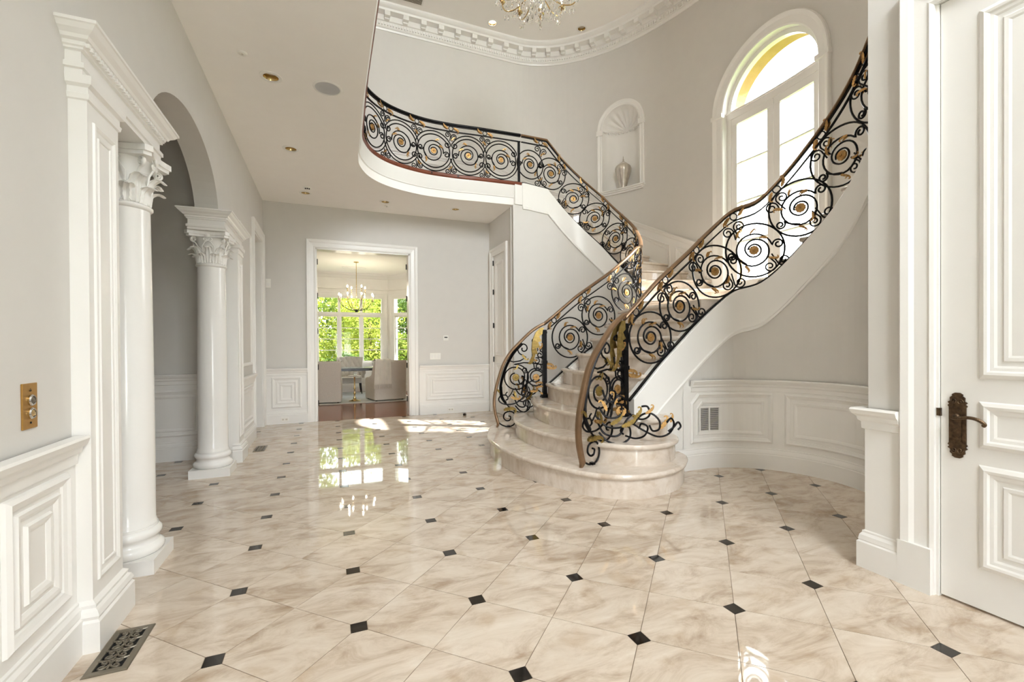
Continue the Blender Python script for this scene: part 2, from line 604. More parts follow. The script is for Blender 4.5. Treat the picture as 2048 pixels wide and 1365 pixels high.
for i in range(-6, 10):
    for j in range(-5, 13):
        for kind in (0, 1, 2):
            x = GX + (i + (0.5 if kind == 0 else 0)) * CELL
            y = GY + (j + (0.5 if kind == 1 else 0)) * CELL
            if kind == 2:
                if on_floor(x, y, 0.03):
                    inst('insert', imesh, floor, (x, y, 0))
            elif on_floor(x, y) and not (y > YB - 0.02):
                inst('tile', tmA if kind == 0 else tmB, floor, (x, y, 0))

# ------------------------------------------------------------------ stair and balcony plan curves
R_PATH = Path([(2.05, 3.52), (2.70, 3.73)] + arc_pts((3.60, 2.83), 0.90, 0, math.radians(150), -1)[0:], s0=-math.hypot(0.65, 0.21), side=-1)
L_PATH = Path([(2.05, 5.76), (2.70, 5.54)] + arc_pts((3.86, 6.47), 0.93, 0, PI, 1) + [(3.15, 7.39)], s0=-math.hypot(0.65, 0.22), side=1)
BALC = [(3.15, 7.39), (2.41, 7.43), (1.90, 7.47), (1.39, 7.44), (0.89, 7.25), (0.57, 6.95), (0.40, 6.55), (0.36, 6.2)]
B_PTS = [(p.x, p.y) for p in catmull([(a, b, 0) for a, b in BALC], 8)] + [(0.33, 5.0), (0.33, -2.6)]
B_PATH = Path(B_PTS, side=1)      # heading -x: left side is -y, towards the open hall

# ------------------------------------------------------------------ foyer ceiling with the balcony edge
poly = [(-4.2, -2.6), (0.33, -2.6)] + [p for p in reversed(B_PTS[:-1])] + [(3.15, 8.95), (-4.2, 8.95)]
HOLES = [(-0.48, 4.71), (-0.43, 6.32), (-0.34, 8.04), (0.90, 8.04), (2.13, 8.01)]
hole_loops = [[(hx + 0.074 * cos(-2 * PI * i / 20), hy + 0.074 * sin(-2 * PI * i / 20)) for i in range(20)] for hx, hy in HOLES]
ceiling = struct(MB().slab([poly] + hole_loops, lambda a, b, h: Vector((a, b, h)), ZC, ZC + 0.30).build('ceiling', 'ceiling'), 'smooth off-white foyer ceiling under the balcony')
mb = MB().sweep(B_PTS, [(0.0, ZC + 0.12), (0.02, ZC + 0.125), (0.022, ZC + 0.15), (0.035, ZC + 0.17), (0.04, ZC + 0.29), (0.05, ZC + 0.31), (0.05, ZC + 0.335), (-0.1, ZC + 0.335)], XY)
mb.build('balcony_fascia', 'white', ceiling, smooth=True)
mb = MB().sweep(B_PTS, [(-0.2, ZC + 0.335), (0.055, ZC + 0.335), (0.07, ZC + 0.352), (0.07, ZC + 0.385), (0.055, ZC + 0.398), (-0.2, ZC + 0.398)], XY)
mb.build('balcony_nosing', 'cherry', ceiling, smooth=True, label='reddish cherry wood nosing along the balcony edge')

# ------------------------------------------------------------------ left wall with the arch opening
ACY, AA, AB, ASP = 4.42, 0.975, 0.59, 2.62
arch = [(ACY - AA * cos(PI * i / 28), ASP + AB * sin(PI * i / 28)) for i in range(29)]
loop = [(-2.6, 0), (2.79, 0), (2.79, 2.56), (ACY - AA, 2.56)] + arch + [(ACY + AA, 2.56), (6.05, 2.56), (6.05, 0), (7.65, 0), (7.65, 3.06), (8.5, 3.06), (8.5, 0), (YB, 0), (YB, ZC), (-2.6, ZC)]
LM = lambda a, b, h: Vector((XW + h, a, b))
wl = struct(MB().slab([loop], LM, -0.2, 0.0).build('wall_left', 'wall'), 'grey left wall with an arched column opening')
LMr = lambda a, b, h: Vector((XW + h, -a, b))      # a runs towards the camera so that left of +a ... is up
# elevator-side wainscot
MB().box(XW, XW + 0.012, -2.6, 2.53, 0.0, 0.90).build('wainscot_board', 'white', wl)
MB().sweep([(-2.6, 0.0), (2.52, 0.0)], P_BASE, lambda a, b, h: LM(a, b, h + 0.012)).build('baseboard', 'white', wl)
MB().sweep([(-2.6, 0.935), (2.52, 0.935)], P_RAIL, lambda a, b, h: LM(a, b, h + 0.012)).build('chair_rail', 'white', wl)
for (a0, a1) in ((2.045, 2.455), (0.9, 1.85)):
    panel(lambda a, b, h: LM(a, b, h + 0.012), a0, 0.27, a1, 0.80, wl, nested=0.065)
    MB().sweep(rect(a0 + 0.12, 0.39, a1 - 0.12, 0.68), P_INNER, lambda a, b, h: LM(a, b, h + 0.012), closed=True).build('panel_moulding', 'white', wl)
# wainscot between the far pilaster and the side doorway
MB().box(XW, XW + 0.012, 6.31, 7.5, 0.0, 0.90).build('wainscot_board', 'white', wl)
MB().sweep([(6.31, 0.0), (7.5, 0.0)], P_BASE, lambda a, b, h: LM(a, b, h + 0.012)).build('baseboard', 'white', wl)
MB().sweep([(6.31, 0.935), (7.5, 0.935)], P_RAIL, lambda a, b, h: LM(a, b, h + 0.012)).build('chair_rail', 'white', wl)
panel(lambda a, b, h: LM(a, b, h + 0.012), 6.5, 0.27, 7.38, 0.80, wl, nested=0.065)
panel(LM, 6.5, 1.06, 7.38, 2.9, wl, nested=0)
# arch reveal band
mb = MB()
for (y0, y1) in ((7.65, 8.5),):
    t = struct(MB().sweep([(y1, 0), (y1, 3.06), (y0, 3.06), (y0, 0)], [(-o, h) for o, h in P_CASING], LM).build('trim_1', 'white'), 'white casing of the side doorway near the far corner')
    MB().box(XW - 0.2, XW, y0 - 0.001, y0 + 0.02, 0, 3.06).build('jamb', 'white', t)
    MB().box(XW - 0.2, XW, y1 - 0.02, y1 + 0.001, 0, 3.06).build('jamb', 'white', t)
    MB().box(XW - 0.2, XW, y0, y1, 3.04, 3.061).build('head_jamb', 'white', t)
# side room beyond the doorway
struct(MB().slab([[(7.0, 0), (9.2, 0), (9.2, ZC), (7.0, ZC)]], lambda a, b, h: Vector((-2.9 + h, a, b)), -0.1, 0).build('wall_side_room', 'beige'), 'warm beige wall of the room beyond the side doorway')
struct(MB().box(-3.0, XW - 0.2, 8.78, 8.9, 0, ZC).build('wall_side_room_end', 'beige'))
# side hall behind the columns
HY = 6.38
wh = struct(MB().box(-4.2, XW - 0.2, HY, HY + 0.15, 0, ZC).build('wall_side_hall', 'wall'), 'grey wall of the side hall seen through the arch')
HM = flatM((-4.2, HY, 0), (1, 0, 0), (0, -1, 0))
MB().mbox(HM, 0, 2.97, 0, 0.95, 0, 0.012).build('wainscot_board', 'white', wh)
HM2 = lambda a, b, h: HM(a, b, h + 0.012)
MB().sweep([(0, 0), (2.97, 0)], P_BASE, HM2).build('baseboard', 'white', wh)
MB().sweep([(0, 1.0), (2.97, 1.0)], P_RAIL, HM2).build('chair_rail', 'white', wh)
panel(HM2, 0.3, 0.28, 2.8, 0.82, wh, nested=0.06)
struct(MB().box(-4.35, -4.2, -2.6, 8.9, 0, ZT).build('wall_far_left', 'wall'))
struct(MB().box(-4.2, XW - 0.2, 2.35, 2.5, 0, ZC).build('wall_side_hall_near', 'wall'))

# ------------------------------------------------------------------ back wall with the dining-room opening
OX0, OX1, OZ = -0.22, 1.41, 3.06
BM = flatM((0, YB, 0), (1, 0, 0), (0, -1, 0))
loop = [(XW - 0.2, 0), (OX0, 0), (OX0, OZ), (OX1, OZ), (OX1, 0), (XN + 0.2, 0), (XN + 0.2, ZC), (XW - 0.2, ZC)]
wb = struct(MB().slab([loop], BM, -0.22, 0.0).build('wall_back', 'wall'), 'grey back wall with the wide cased opening to the dining room')
BM2 = lambda a, b, h: BM(a, b, h + 0.012)
for (x0, x1, px) in ((XW, OX0 - 0.14, ((-0.92, -0.46),)), (OX1 + 0.17, XN, ((1.70, 2.88),))):
    MB().mbox(BM, x0, x1, 0, 0.90, 0, 0.012).build('wainscot_board', 'white', wb)
    MB().sweep([(x0, 0), (x1, 0)], P_BASE, BM2).build('baseboard', 'white', wb)
    MB().sweep([(x0, 0.945), (x1, 0.945)], P_RAIL, BM2).build('chair_rail', 'white', wb)
    for (a0, a1) in px:
        panel(BM2, a0, 0.27, a1, 0.80, wb, nested=0.075)
        MB().sweep(rect(a0 + 0.13, 0.40, a1 - 0.13, 0.67), P_INNER, BM2, closed=True).build('panel_moulding', 'white', wb)
t2 = struct(MB().sweep([(OX0, 0), (OX0, OZ), (OX1, OZ), (OX1, 0)], P_CASING, BM).build('trim_2', 'white'), 'wide white casing around the dining-room opening')
MB().box(OX0 - 0.001, OX0 + 0.02, YB, YB + 0.22, 0, OZ).build('jamb', 'white', t2)
MB().box(OX1 - 0.02, OX1 + 0.001, YB, YB + 0.22, 0, OZ).build('jamb', 'white', t2)
MB().box(OX0, OX1, YB, YB + 0.22, OZ - 0.02, OZ + 0.001).build('head_jamb', 'white', t2)
for zz in (0.30, 0.95, 1.60, 2.24, 2.85):
    MB().tube([(OX1 - 0.028, YB + 0.20, zz - 0.05), (OX1 - 0.028, YB + 0.20, zz + 0.05)], 0.012, 8).build('hinge', 'black', t2, smooth=True)
    MB().tube([(OX0 + 0.024, YB + 0.20, zz - 0.05), (OX0 + 0.024, YB + 0.20, zz + 0.05)], 0.010, 8).build('hinge', 'black', t2, smooth=True)
MB().box(OX0 - 0.05, OX1 + 0.05, YB - 0.02, YB + 0.22, -0.02, 0.001).build('threshold', 'hardwood', t2)

# ------------------------------------------------------------------ nook wall with the narrow door
NM = flatM((XN, 8.70, 0), (0, -1, 0), (-1, 0, 0))       # a = distance from the back wall
D0, D1, DZ = 0.24, 0.87, 3.08
loop = [(0, 0), (D0, 0), (D0, DZ), (D1, DZ), (D1, 0), (1.27, 0), (1.27, ZC), (0, ZC)]
wn = struct(MB().slab([loop], NM, -0.15, 0.0).build('wall_nook', 'wall'), 'short grey wall beside the narrow closet door')
t3 = struct(MB().sweep([(D0, 0), (D0, DZ), (D1, DZ), (D1, 0)], [(o, h) for o, h in P_CASING], NM).build('trim_3', 'white'), 'white casing around the narrow closet door')
d2 = struct(MB().mbox(NM, D0, D1, 0.008, DZ, -0.05, -0.012).build('door_2', 'white'), 'narrow white panelled closet door in the nook')
NMd = lambda a, b, h: NM(a, b, h - 0.012)
panel(NMd, D0 + 0.11, 1.12, D1 - 0.11, DZ - 0.14, d2, nested=0.05)
panel(NMd, D0 + 0.11, 0.24, D1 - 0.11, 0.98, d2, nested=0.05)
for zz in (0.35, 1.05, 1.72, 2.38, 2.95):
    MB().tube([NM(D0 + 0.004, zz - 0.05, 0.004), NM(D0 + 0.004, zz + 0.05, 0.004)], 0.012, 8).build('hinge', 'black', d2, smooth=True)

# ------------------------------------------------------------------ right wall, pier and panelled door
RM = flatM((XR, 1.66, 0), (0, -1, 0), (-1, 0, 0))       # a = distance from the pier corner towards the camera
E0, E1, EZ = 0.32, 1.50, 3.07
loop = [(0, 0), (E0, 0), (E0, EZ), (E1, EZ), (E1, 0), (4.3, 0), (4.3, ZT), (0, ZT)]
wr = struct(MB().slab([loop], RM, -0.35, 0.0).build('wall_right', 'wall'), 'grey right wall and pier beside the panelled door')
MB().mbox(RM, 0.0, E0 - 0.15, 0, 0.90, 0, 0.012).build('wainscot_board', 'white', wr)
MB().box(XR - 0.012, XR + 0.35, 1.66, 1.672, 0, 0.90).build('wainscot_board', 'white', wr)
pth = [(XR + 0.35, 1.672), (XR - 0.012, 1.672), (XR - 0.012, 1.66 - E0 + 0.15)]
MB().sweep(pth, [(-h, o) for o, h in P_BASE], XY).build('baseboard', 'white', wr)
MB().sweep(pth, [(-h, 0.935 + o) for o, h in P_RAIL], XY).build('chair_rail', 'white', wr)
t4 = struct(MB().sweep([(E0, 0), (E0, EZ), (E1, EZ), (E1, 0)], P_CASING, RM).build('trim_4', 'white'), 'stepped white casing around the panelled door')
MB().mbox(RM, E0 - 0.001, E0 + 0.012, 0, EZ, -0.10, 0.0).build('jamb', 'white', t4)
MB().mbox(RM, E0 - 0.154, E0 - 0.005, 0, 0.24, 0.0, 0.043).build('plinth_block', 'white', t4)
d1 = struct(MB().mbox(RM, E0 + 0.016, E1, 0.012, EZ - 0.004, -0.06, -0.012).build('door_1', 'white'), 'tall white panelled door with bronze lever at the right')
RMd = lambda a, b, h: RM(a, b, h - 0.012)
P_DOOR = [(0, 0), (0.006, 0.008), (0.022, 0.016), (0.034, 0.014), (0.042, 0.008), (0.056, 0.006), (0.066, 0.001), (0.075, 0.0005)]
for (b0, b1) in ((1.14, 2.93), (0.80, 1.03), (0.21, 0.72)):
    MB().sweep(rect(E0 + 0.165, b0, E1 - 0.165, b1), P_DOOR, RMd, closed=True).build('panel_frame', 'white', d1)
    if b1 - b0 > 0.4:
        MB().sweep(rect(E0 + 0.25, b0 + 0.085, E1 - 0.25, b1 - 0.085), [(0, 0), (0.005, 0.005), (0.02, 0.004), (0.03, 0.0)], RMd, closed=True).build('panel_moulding', 'white', d1)
# bronze lever set
hz = 0.945
hy = E0 + 0.085
plate = MB()
outl = []
for i in range(41):
    t = i / 40
    z = 0.735 + 0.33 * t
    e = min(t, 1 - t)
    w = 0.034 if 0.2 < t < 0.8 else 0.034 * (0.25 + 0.75 * math.sqrt(max(0, e / 0.2))) * (1.12 + 0.16 * sin(e * 95))
    outl.append((w, z))
lp = [(hy + w, z) for w, z in outl] + [(hy - w, z) for w, z in reversed(outl)]
plate.slab([lp], RMd, 0.0, 0.008)
pl = plate.build('lever_plate', 'darkbronze', d1, label='ornate antique bronze door plate')
MB().mbox(RMd, hy - 0.018, hy + 0.018, 0.82, 0.98, 0.008, 0.012).build('plate_field', 'darkbronze', pl)
for zc, sg in ((1.02, 1), (0.775, -1)):
    mb = MB()
    for q in (-1, 1):
        pts = []
        for k in range(22):
            a = k / 21 * 2.6 * PI
            r = 0.016 * (1 - k / 26)
            pts.append(RMd(hy + q * (0.012 + r * cos(a) * 0.8), zc + sg * r * sin(a), 0.011))
        mb.tube(pts, 0.0028, 5)
    mb.build('scrollwork', 'darkbronze', pl, smooth=True)
mb = MB().lathe([(0.0, 0), (0.016, 0), (0.016, 0.012), (0.009, 0.018), (0.009, 0.045), (0.0, 0.045)], 14, M=lambda p: RMd(hy + p.x, hz + p.y, 0.008 + p.z))
mb.build('lever_rose', 'darkbronze', pl, smooth=True)
lev = [RMd(hy + a, hz + b, 0.045 + c) for a, b, c in ((-0.01, -0.004, 0), (0.02, -0.004, 0.004), (0.05, 0.004, 0.006), (0.08, 0.004, 0.006), (0.105, -0.006, 0.004), (0.118, -0.02, 0.0), (0.112, -0.03, -0.002))]
MB().tube(catmull(lev, 6), 0.0085, 8).build('lever', 'darkbronze', pl, smooth=True)
MB().mbox(RM, E0 + 0.004, E0 + 0.02, hz - 0.005, hz + 0.035, -0.012, 0.004).build('strike', 'darkbronze', t4)
# rear walls behind the camera
QM = flatM((0, -2.6, 0), (1, 0, 0), (0, 1, 0))
struct(MB().slab([[(-4.2, 0), (0.3, 0), (0.3, 2.3), (1.3, 2.3), (1.3, 0), (3.3, 0), (3.3, ZT), (-4.2, ZT)], rect(0.4, 4.6, 2.6, 7.0)], QM, -0.15, 0).build('wall_rear', 'wall'), 'entrance wall behind the camera')
def fill_glazing(name, a0, a1, b0, b1, na, nb, label):  # unseen rear glazing, added to let the fill light in
    mb = MB()
    for i in range(na + 1):
        a = a0 + (a1 - a0) * i / na
        mb.mbox(QM, a - 0.04, a + 0.04, b0, b1, -0.11, -0.05)
    for j in range(nb + 1):
        b = b0 + (b1 - b0) * j / nb
        mb.mbox(QM, a0, a1, b - 0.04, b + 0.04, -0.109, -0.051)
    w = struct(mb.build(name, 'white'), label)
    for i in range(na):
        for j in range(nb):
            MB().mbox(QM, a0 + (a1 - a0) * i / na + 0.04, a0 + (a1 - a0) * (i + 1) / na - 0.04, b0 + (b1 - b0) * j / nb + 0.04, b0 + (b1 - b0) * (j + 1) / nb - 0.04, -0.083, -0.077).build('pane', 'glass', w)
fill_glazing('rear_fill_doors', 0.3, 1.3, 0.02, 2.3, 2, 3, 'unseen glazed doors added behind the camera to admit fill light')
fill_glazing('rear_fill_window', 0.4, 2.6, 4.6, 7.0, 3, 3, 'unseen tall window added above the rear doors to admit fill light')

# ------------------------------------------------------------------ rotunda: outer curved wall with window and niche
RCX, RCY, RA, RB = 3.60, 4.90, 2.45, 3.95
pts = [(-4.2, RCY + RB), (RCX, RCY + RB)] + [(RCX + RA * cos(PI / 2 - PI * i / 120), RCY + RB * sin(PI / 2 - PI * i / 120)) for i in range(1, 121)] + [(3.27, RCY - RB)]
O_PATH = Path(pts, side=-1)
OM = O_PATH.M
S_TAN = 4.2 + RCX
def s_at_y(y):
    lo, hi = S_TAN + 0.1, O_PATH.s[-3]
    for _ in range(50):
        m = (lo + hi) / 2
        if O_PATH.pos(m).y > y: lo = m
        else: hi = m
    return lo
SW = s_at_y(4.78)        # window centre
SN = s_at_y(7.56)        # niche centre
W_HALF, W_SPR, W_SILL = 0.80, 5.10, 2.12
N_HALF, N_SPR, N_SILL = 0.40, 5.70, 4.43
def arch_top(ds, half, spr):
    return spr + math.sqrt(max(0, half * half - ds * ds))
cuts = [0, S_TAN]
cuts += [S_TAN + (O_PATH.s[-1] - S_TAN) * i / 90 for i in range(1, 91)]
for c, h in ((SW, W_HALF), (SN, N_HALF)):
    cuts = [x for x in cuts if abs(x - c) > h + 0.03]
    cuts += [c + h * cos(PI * i / 24) for i in range(25)]
cuts = sorted(cuts)
mb = MB()
for a, b in zip(cuts, cuts[1:]):
    z0 = 4.1 if b <= S_TAN + 1e-6 else 0.0
    mid = (a + b) / 2
    spans = None
    for c, h, spr, sill in ((SW, W_HALF, W_SPR, W_SILL), (SN, N_HALF, N_SPR, N_SILL)):
        if abs(mid - c) < h:
            spans = [((z0, sill), (z0, sill)), ((arch_top(a - c, h, spr), ZT), (arch_top(b - c, h, spr), ZT))]
    if spans is None:
        spans = [((z0, ZT), (z0, ZT))]
    for (l0, l1), (r0, r1) in spans:
        mb.add([OM(a, l0, 0), OM(b, r0, 0), OM(b, r1, 0), OM(a, l1, 0)], [(0, 1, 2, 3)])
        if abs(mid - SN) > N_HALF:
            mb.add([OM(a, l0, -0.34), OM(b, r0, -0.34), OM(b, r1, -0.34), OM(a, l1, -0.34)], [(3, 2, 1, 0)])
    if abs(mid - SN) < N_HALF:
        mb.add([OM(a, z0, -0.34), OM(b, z0, -0.34), OM(b, ZT, -0.34), OM(a, ZT, -0.34)], [(3, 2, 1, 0)])
wo = struct(mb.build('wall_rotunda', 'wall', smooth=True), 'tall curved taupe wall around the staircase')
struct(MB().slab([[(-4.2, -2.6), (6.4, -2.6), (6.4, 9.2), (-4.2, 9.2)]] + [[(hx + 0.084 * cos(-2 * PI * i / 20), hy + 0.084 * sin(-2 * PI * i / 20)) for i in range(20)] for hx, hy in ((2.985, 8.35), (4.68, 7.83))], lambda a, b, h: Vector((a, b, h)), ZT, ZT + 0.15).build('ceiling_upper', 'ceiling'), 'high white ceiling above the staircase')

def arch_path(c, half, spr, sill, n=28):
    return [(c - half, sill)] + [(c - half * cos(PI * i / n), spr + half * sin(PI * i / n)) for i in range(n + 1)] + [(c + half, sill)]
# exterior reveal of the window (ochre stucco) and inner white reveal
def reveal(name, c, half, spr, sill, h0, h1, mat, parent, bottom=True):
    P = arch_path(c, half, spr, sill)
    mb = MB()
    for p, q in zip(P, P[1:]):
        mb.add([OM(p[0], p[1], h0), OM(q[0], q[1], h0), OM(q[0], q[1], h1), OM(p[0], p[1], h1)], [(0, 1, 2, 3)])
    if bottom:
        mb.add([OM(c - half, sill, h0), OM(c + half, sill, h0), OM(c + half, sill, h1), OM(c - half, sill, h1)], [(0, 1, 2, 3)])
    return mb.build(name, mat, parent, smooth=True)
reveal('window_reveal', SW, W_HALF, W_SPR, W_SILL, 0.0, -0.12, 'white', wo)
reveal('window_reveal', SW, W_HALF - 0.03, W_SPR, W_SILL, -0.19, -0.44, 'ochre', wo)
# window: casing, frame, transom, two casements with panes
w1 = struct(MB().sweep(list(reversed(arch_path(SW, W_HALF, W_SPR, W_SILL))), [(-o, h) for o, h in ((0, 0), (0, 0.02), (0.02, 0.03), (0.05, 0.026), (0.11, 0.034), (0.13, 0.05), (0.17, 0.058), (0.18, 0.045), (0.18, 0))], OM, maxlen=0.12).build('window_1', 'white', smooth=True, ang=30), 'tall arched window with white casing above the stair landing')
for q in (-1, 1):
    c = SW + q * (W_HALF + 0.09)
    MB().mbox(OM, c - 0.105, c + 0.105, W_SPR - 0.06, W_SPR + 0.0, 0, 0.068).build('impost_block', 'white', w1)
HF = -0.12
FM = lambda a, b, h: OM(a, b, h + HF)
fr = MB().sweep(arch_path(SW, W_HALF, W_SPR, W_SILL), [(0, 0), (0, 0.03), (-0.07, 0.03), (-0.07, -0.06), (0, -0.06)], FM, maxlen=0.1)
fr.mbox(FM, SW - W_HALF, SW + W_HALF, W_SPR - 0.10, W_SPR + 0.02, -0.06, 0.035, 6)
fr.mbox(FM, SW - W_HALF, SW + W_HALF, W_SPR - 0.005, W_SPR + 0.02, -0.06, 0.06, 6)
fr.mbox(FM, SW - W_HALF, SW + W_HALF, W_SILL, W_SILL + 0.06, -0.06, 0.05, 6)
fr.build('frame', 'white', w1)
for q in (-1, 1):
    a0, a1 = (SW - W_HALF + 0.07, SW - 0.004) if q < 0 else (SW + 0.004, SW + W_HALF - 0.07)
    b0, b1 = W_SILL + 0.06, W_SPR - 0.10
    cs = MB()
    st = 0.10
    cs.mbox(FM, a0, a0 + st, b0, b1, -0.035, 0.02).mbox(FM, a1 - st, a1, b0, b1, -0.035, 0.02)
    cs.mbox(FM, a0, a1, b1 - 0.11, b1, -0.034, 0.019).mbox(FM, a0, a1, b0, b0 + 0.16, -0.034, 0.019)
    case = cs.build('casement', 'white', w1)
    ph = (b1 - 0.11 - b0 - 0.16) / 4
    for k in range(4):
        zb = b0 + 0.16 + k * ph
        MB().mbox(FM, a0 + st, a1 - st, zb + 0.004, zb + ph - 0.004, -0.012, -0.006).build('pane', 'glass', case)
        if k:
            MB().mbox(FM, a0 + st, a1 - st, zb - 0.011, zb + 0.011, -0.03, 0.01).build('glazing_bar', 'white', case)
fan = [(SW - (W_HALF - 0.07) * cos(PI * i / 24), W_SPR + 0.02 + (W_HALF - 0.09) * sin(PI * i / 24)) for i in range(25)]
MB().slab([fan], FM, -0.012, -0.006).build('pane', 'glass', w1)
# niche: curved recess, shell head, casing, shelf
mb = MB()
ND = 0.30
def niche_pt(a, z):                       # a in -1..1 across
    return OM(SN + N_HALF * a, z, -ND * math.sqrt(max(0, 1 - a * a)))
mb.grid(lambda u, v: niche_pt(-cos(PI * u), N_SILL + (N_SPR - N_SILL) * v), 24, 2)
nic = mb.build('niche', 'white', wo, smooth=True)
ribs = 17
def shell(u, v):                          # u around the arch, v from centre out
    th = PI * u
    r = N_HALF * v
    d = ND * math.sqrt(max(0, 1 - v * v))
    rip = 0.060 * min(1, 1.6 * v) * abs(sin(ribs * th / 2 * 1.0)) * (1 - v ** 8) if sin(th) > 0.02 else 0
    dd = max(0, d) * (1 if v > 0 else 1)
    return OM(SN - r * cos(th), N_SPR + r * sin(th), -dd + rip)
MB().grid(shell, 90, 14).build('shell_head', 'white', nic, smooth=True, ang=70)
mb = MB()
for k in range(-8, 9):
    a = sin(k / 8.6 * PI / 2)
    mb.lathe([(0, -0.02), (0.022, -0.012), (0.026, 0), (0.022, 0.012), (0, 0.02)], 8, o=OM(SN + N_HALF * a, N_SPR - 0.005 - 0.012 * (1 - a * a), -ND * math.sqrt(1 - a * a) * 0.97 + 0.012))
mb.build('shell_scallop', 'white', nic, smooth=True)
MB().sweep(list(reversed(arch_path(SN, N_HALF, N_SPR, N_SILL))), [(-o, h) for o, h in ((0, -0.02), (0, 0.02), (0.02, 0.028), (0.035, 0.018), (0.06, 0.022), (0.085, 0.036), (0.105, 0.03), (0.105, 0))], OM, maxlen=0.1).build('niche_casing', 'white', nic, smooth=True, ang=30)
for q in (-1, 1):
    c = SN + q * (N_HALF + 0.05)
    MB().mbox(OM, c - 0.065, c + 0.065, N_SPR - 0.10, N_SPR, 0, 0.046).build('impost_block', 'white', nic)
mb = MB()
mb.mbox(OM, SN - N_HALF - 0.12, SN + N_HALF + 0.12, N_SILL - 0.02, N_SILL, -0.32, 0.10, 8)
mb.mbox(OM, SN - N_HALF - 0.10, SN + N_HALF + 0.10, N_SILL - 0.05, N_SILL - 0.02, 0, 0.07, 8)
mb.mbox(OM, SN - N_HALF - 0.08, SN + N_HALF + 0.08, N_SILL - 0.08, N_SILL - 0.05, 0, 0.04, 8)
mb.build('shelf', 'white', nic)
# cornice: moulded band, modillion blocks, dentil row
smax = O_PATH.s[-1] - 0.4
cor = struct(MB().sweep([(0.2, 7.27), (smax, 7.27)], [(0, 0), (0.0, 0.02), (0.03, 0.03), (0.04, 0.05), (0.05, 0.05), (0.05, 0.06), (0.13, 0.075), (0.14, 0.10), (0.23, 0.11), (0.235, 0.24), (0.27, 0.25), (0.29, 0.29), (0.32, 0.31), (0.35, 0.31), (0.35, 0)], OM, maxlen=0.12).build('trim_5', 'white', smooth=True, ang=30), 'deep white cornice with bracket blocks around the high ceiling')
bx_s = [4.9 + 0.335 * k for k in range(27)]
for s in bx_s:
    if s > smax - 0.3: break
    mb = MB().mbox(OM, s - 0.05, s + 0.05, 7.425, 7.505, 0.09, 0.235)
    mb.mbox(OM, s - 0.042, s + 0.042, 7.40, 7.425, 0.09, 0.16)
    mb.build('modillion', 'white', cor)
mb = MB()
s = 4.2
while s < smax - 0.2:
    mb.mbox(OM, s, s + 0.026, 7.335, 7.385, 0.06, 0.09)
    s += 0.052
mb.build('dentil_row', 'white', cor, kind='stuff')
# raked wainscot along the left flight
cap = [(4.3 + 3.86, 5.1)]
def s_near(x, y):
    best = None
    for i in range(600):
        s = S_TAN - 1 + i * 0.02
        p = O_PATH.pos(s)
        d = (p.x - x) ** 2 + (p.y - y) ** 2
        if best is None or d < best[0]: best = (d, s)
    return best[1]
CAPS = [(S_TAN - 1.0, 5.05), (S_TAN - 0.3, 5.0), (s_near(5.0, 8.2), 4.35), (s_near(5.52, 7.4), 3.78), (s_near(5.68, 7.03), 3.585), (s_near(5.85, 6.54), 3.32), (s_near(5.97, 6.05), 3.085), (s_near(6.01, 5.76), 2.93)]
MB().sweep(CAPS, P_RAIL, OM, maxlen=0.1).build('chair_rail', 'white', wo, smooth=True, ang=30)
mb = MB()
for (a, za), (b, zb) in zip(CAPS, CAPS[1:]):
    n = 8
    for k in range(n):
        p, q = a + (b - a) * k / n, a + (b - a) * (k + 1) / n
        ta, tb = za + (zb - za) * k / n, za + (zb - za) * (k + 1) / n
        mb.add([OM(p, ta - 0.95, 0.012), OM(q, tb - 0.95, 0.012), OM(q, tb - 0.05, 0.012), OM(p, ta - 0.05, 0.012)], [(0, 1, 2, 3)])
mb.build('wainscot_board', 'white', wo)
def capz(s): return interp(s, CAPS)
for (u0, u1) in ((0.62, 0.755), (0.77, 0.87), (0.885, 0.985)):
    s0 = CAPS[2][0] + (CAPS[-1][0] - CAPS[2][0]) * (u0 - 0.6) / 0.4
    s1 = CAPS[2][0] + (CAPS[-1][0] - CAPS[2][0]) * (u1 - 0.6) / 0.4
    for inset, pr in ((0, P_FRAME), (0.06, P_INNER)):
        lpz = [(s0 + inset, capz(s0) - 0.72 + inset), (s1 - inset, capz(s1) - 0.72 + inset), (s1 - inset, capz(s1) - 0.20 - inset), (s0 + inset, capz(s0) - 0.20 - inset)]
        MB().sweep(lpz, pr, lambda a, b, h: OM(a, b, h + 0.012), closed=True, maxlen=0.1).build('panel_frame' if not inset else 'panel_moulding', 'white', wo)
# upper-floor wainscot behind the balcony
MB().sweep([(3.2, ZU + 0.0), (S_TAN - 1.0, ZU + 0.0)], P_BASE, OM).build('baseboard', 'white', wo)
MB().sweep([(3.2, 5.05), (S_TAN - 1.0, 5.05)], P_RAIL, OM).build('chair_rail', 'white', wo)
MB().mbox(OM, 3.2, S_TAN - 1.0, ZU, 5.0, 0, 0.012).build('wainscot_board', 'white', wo)
for k in range(4):
    a0 = 3.4 + k * 0.82
    panel(lambda a, b, h: OM(a, b, h + 0.012), a0, ZU + 0.27, a0 + 0.68, ZU + 0.70, wo, nested=0.06)
# upper floor boards (top of the slab)
uf = [(-4.2, -2.6), (0.31, -2.6)] + [(p[0], p[1] + 0.02) for p in reversed(B_PTS[:-1])] + [(3.4, 7.42), (3.4, 8.83), (-4.2, 8.83)]
struct(MB().prism(uf, ZC + 0.30, ZU - 0.006).build('floor_upper', 'hardwood'), 'hardwood floor of the upper landing')
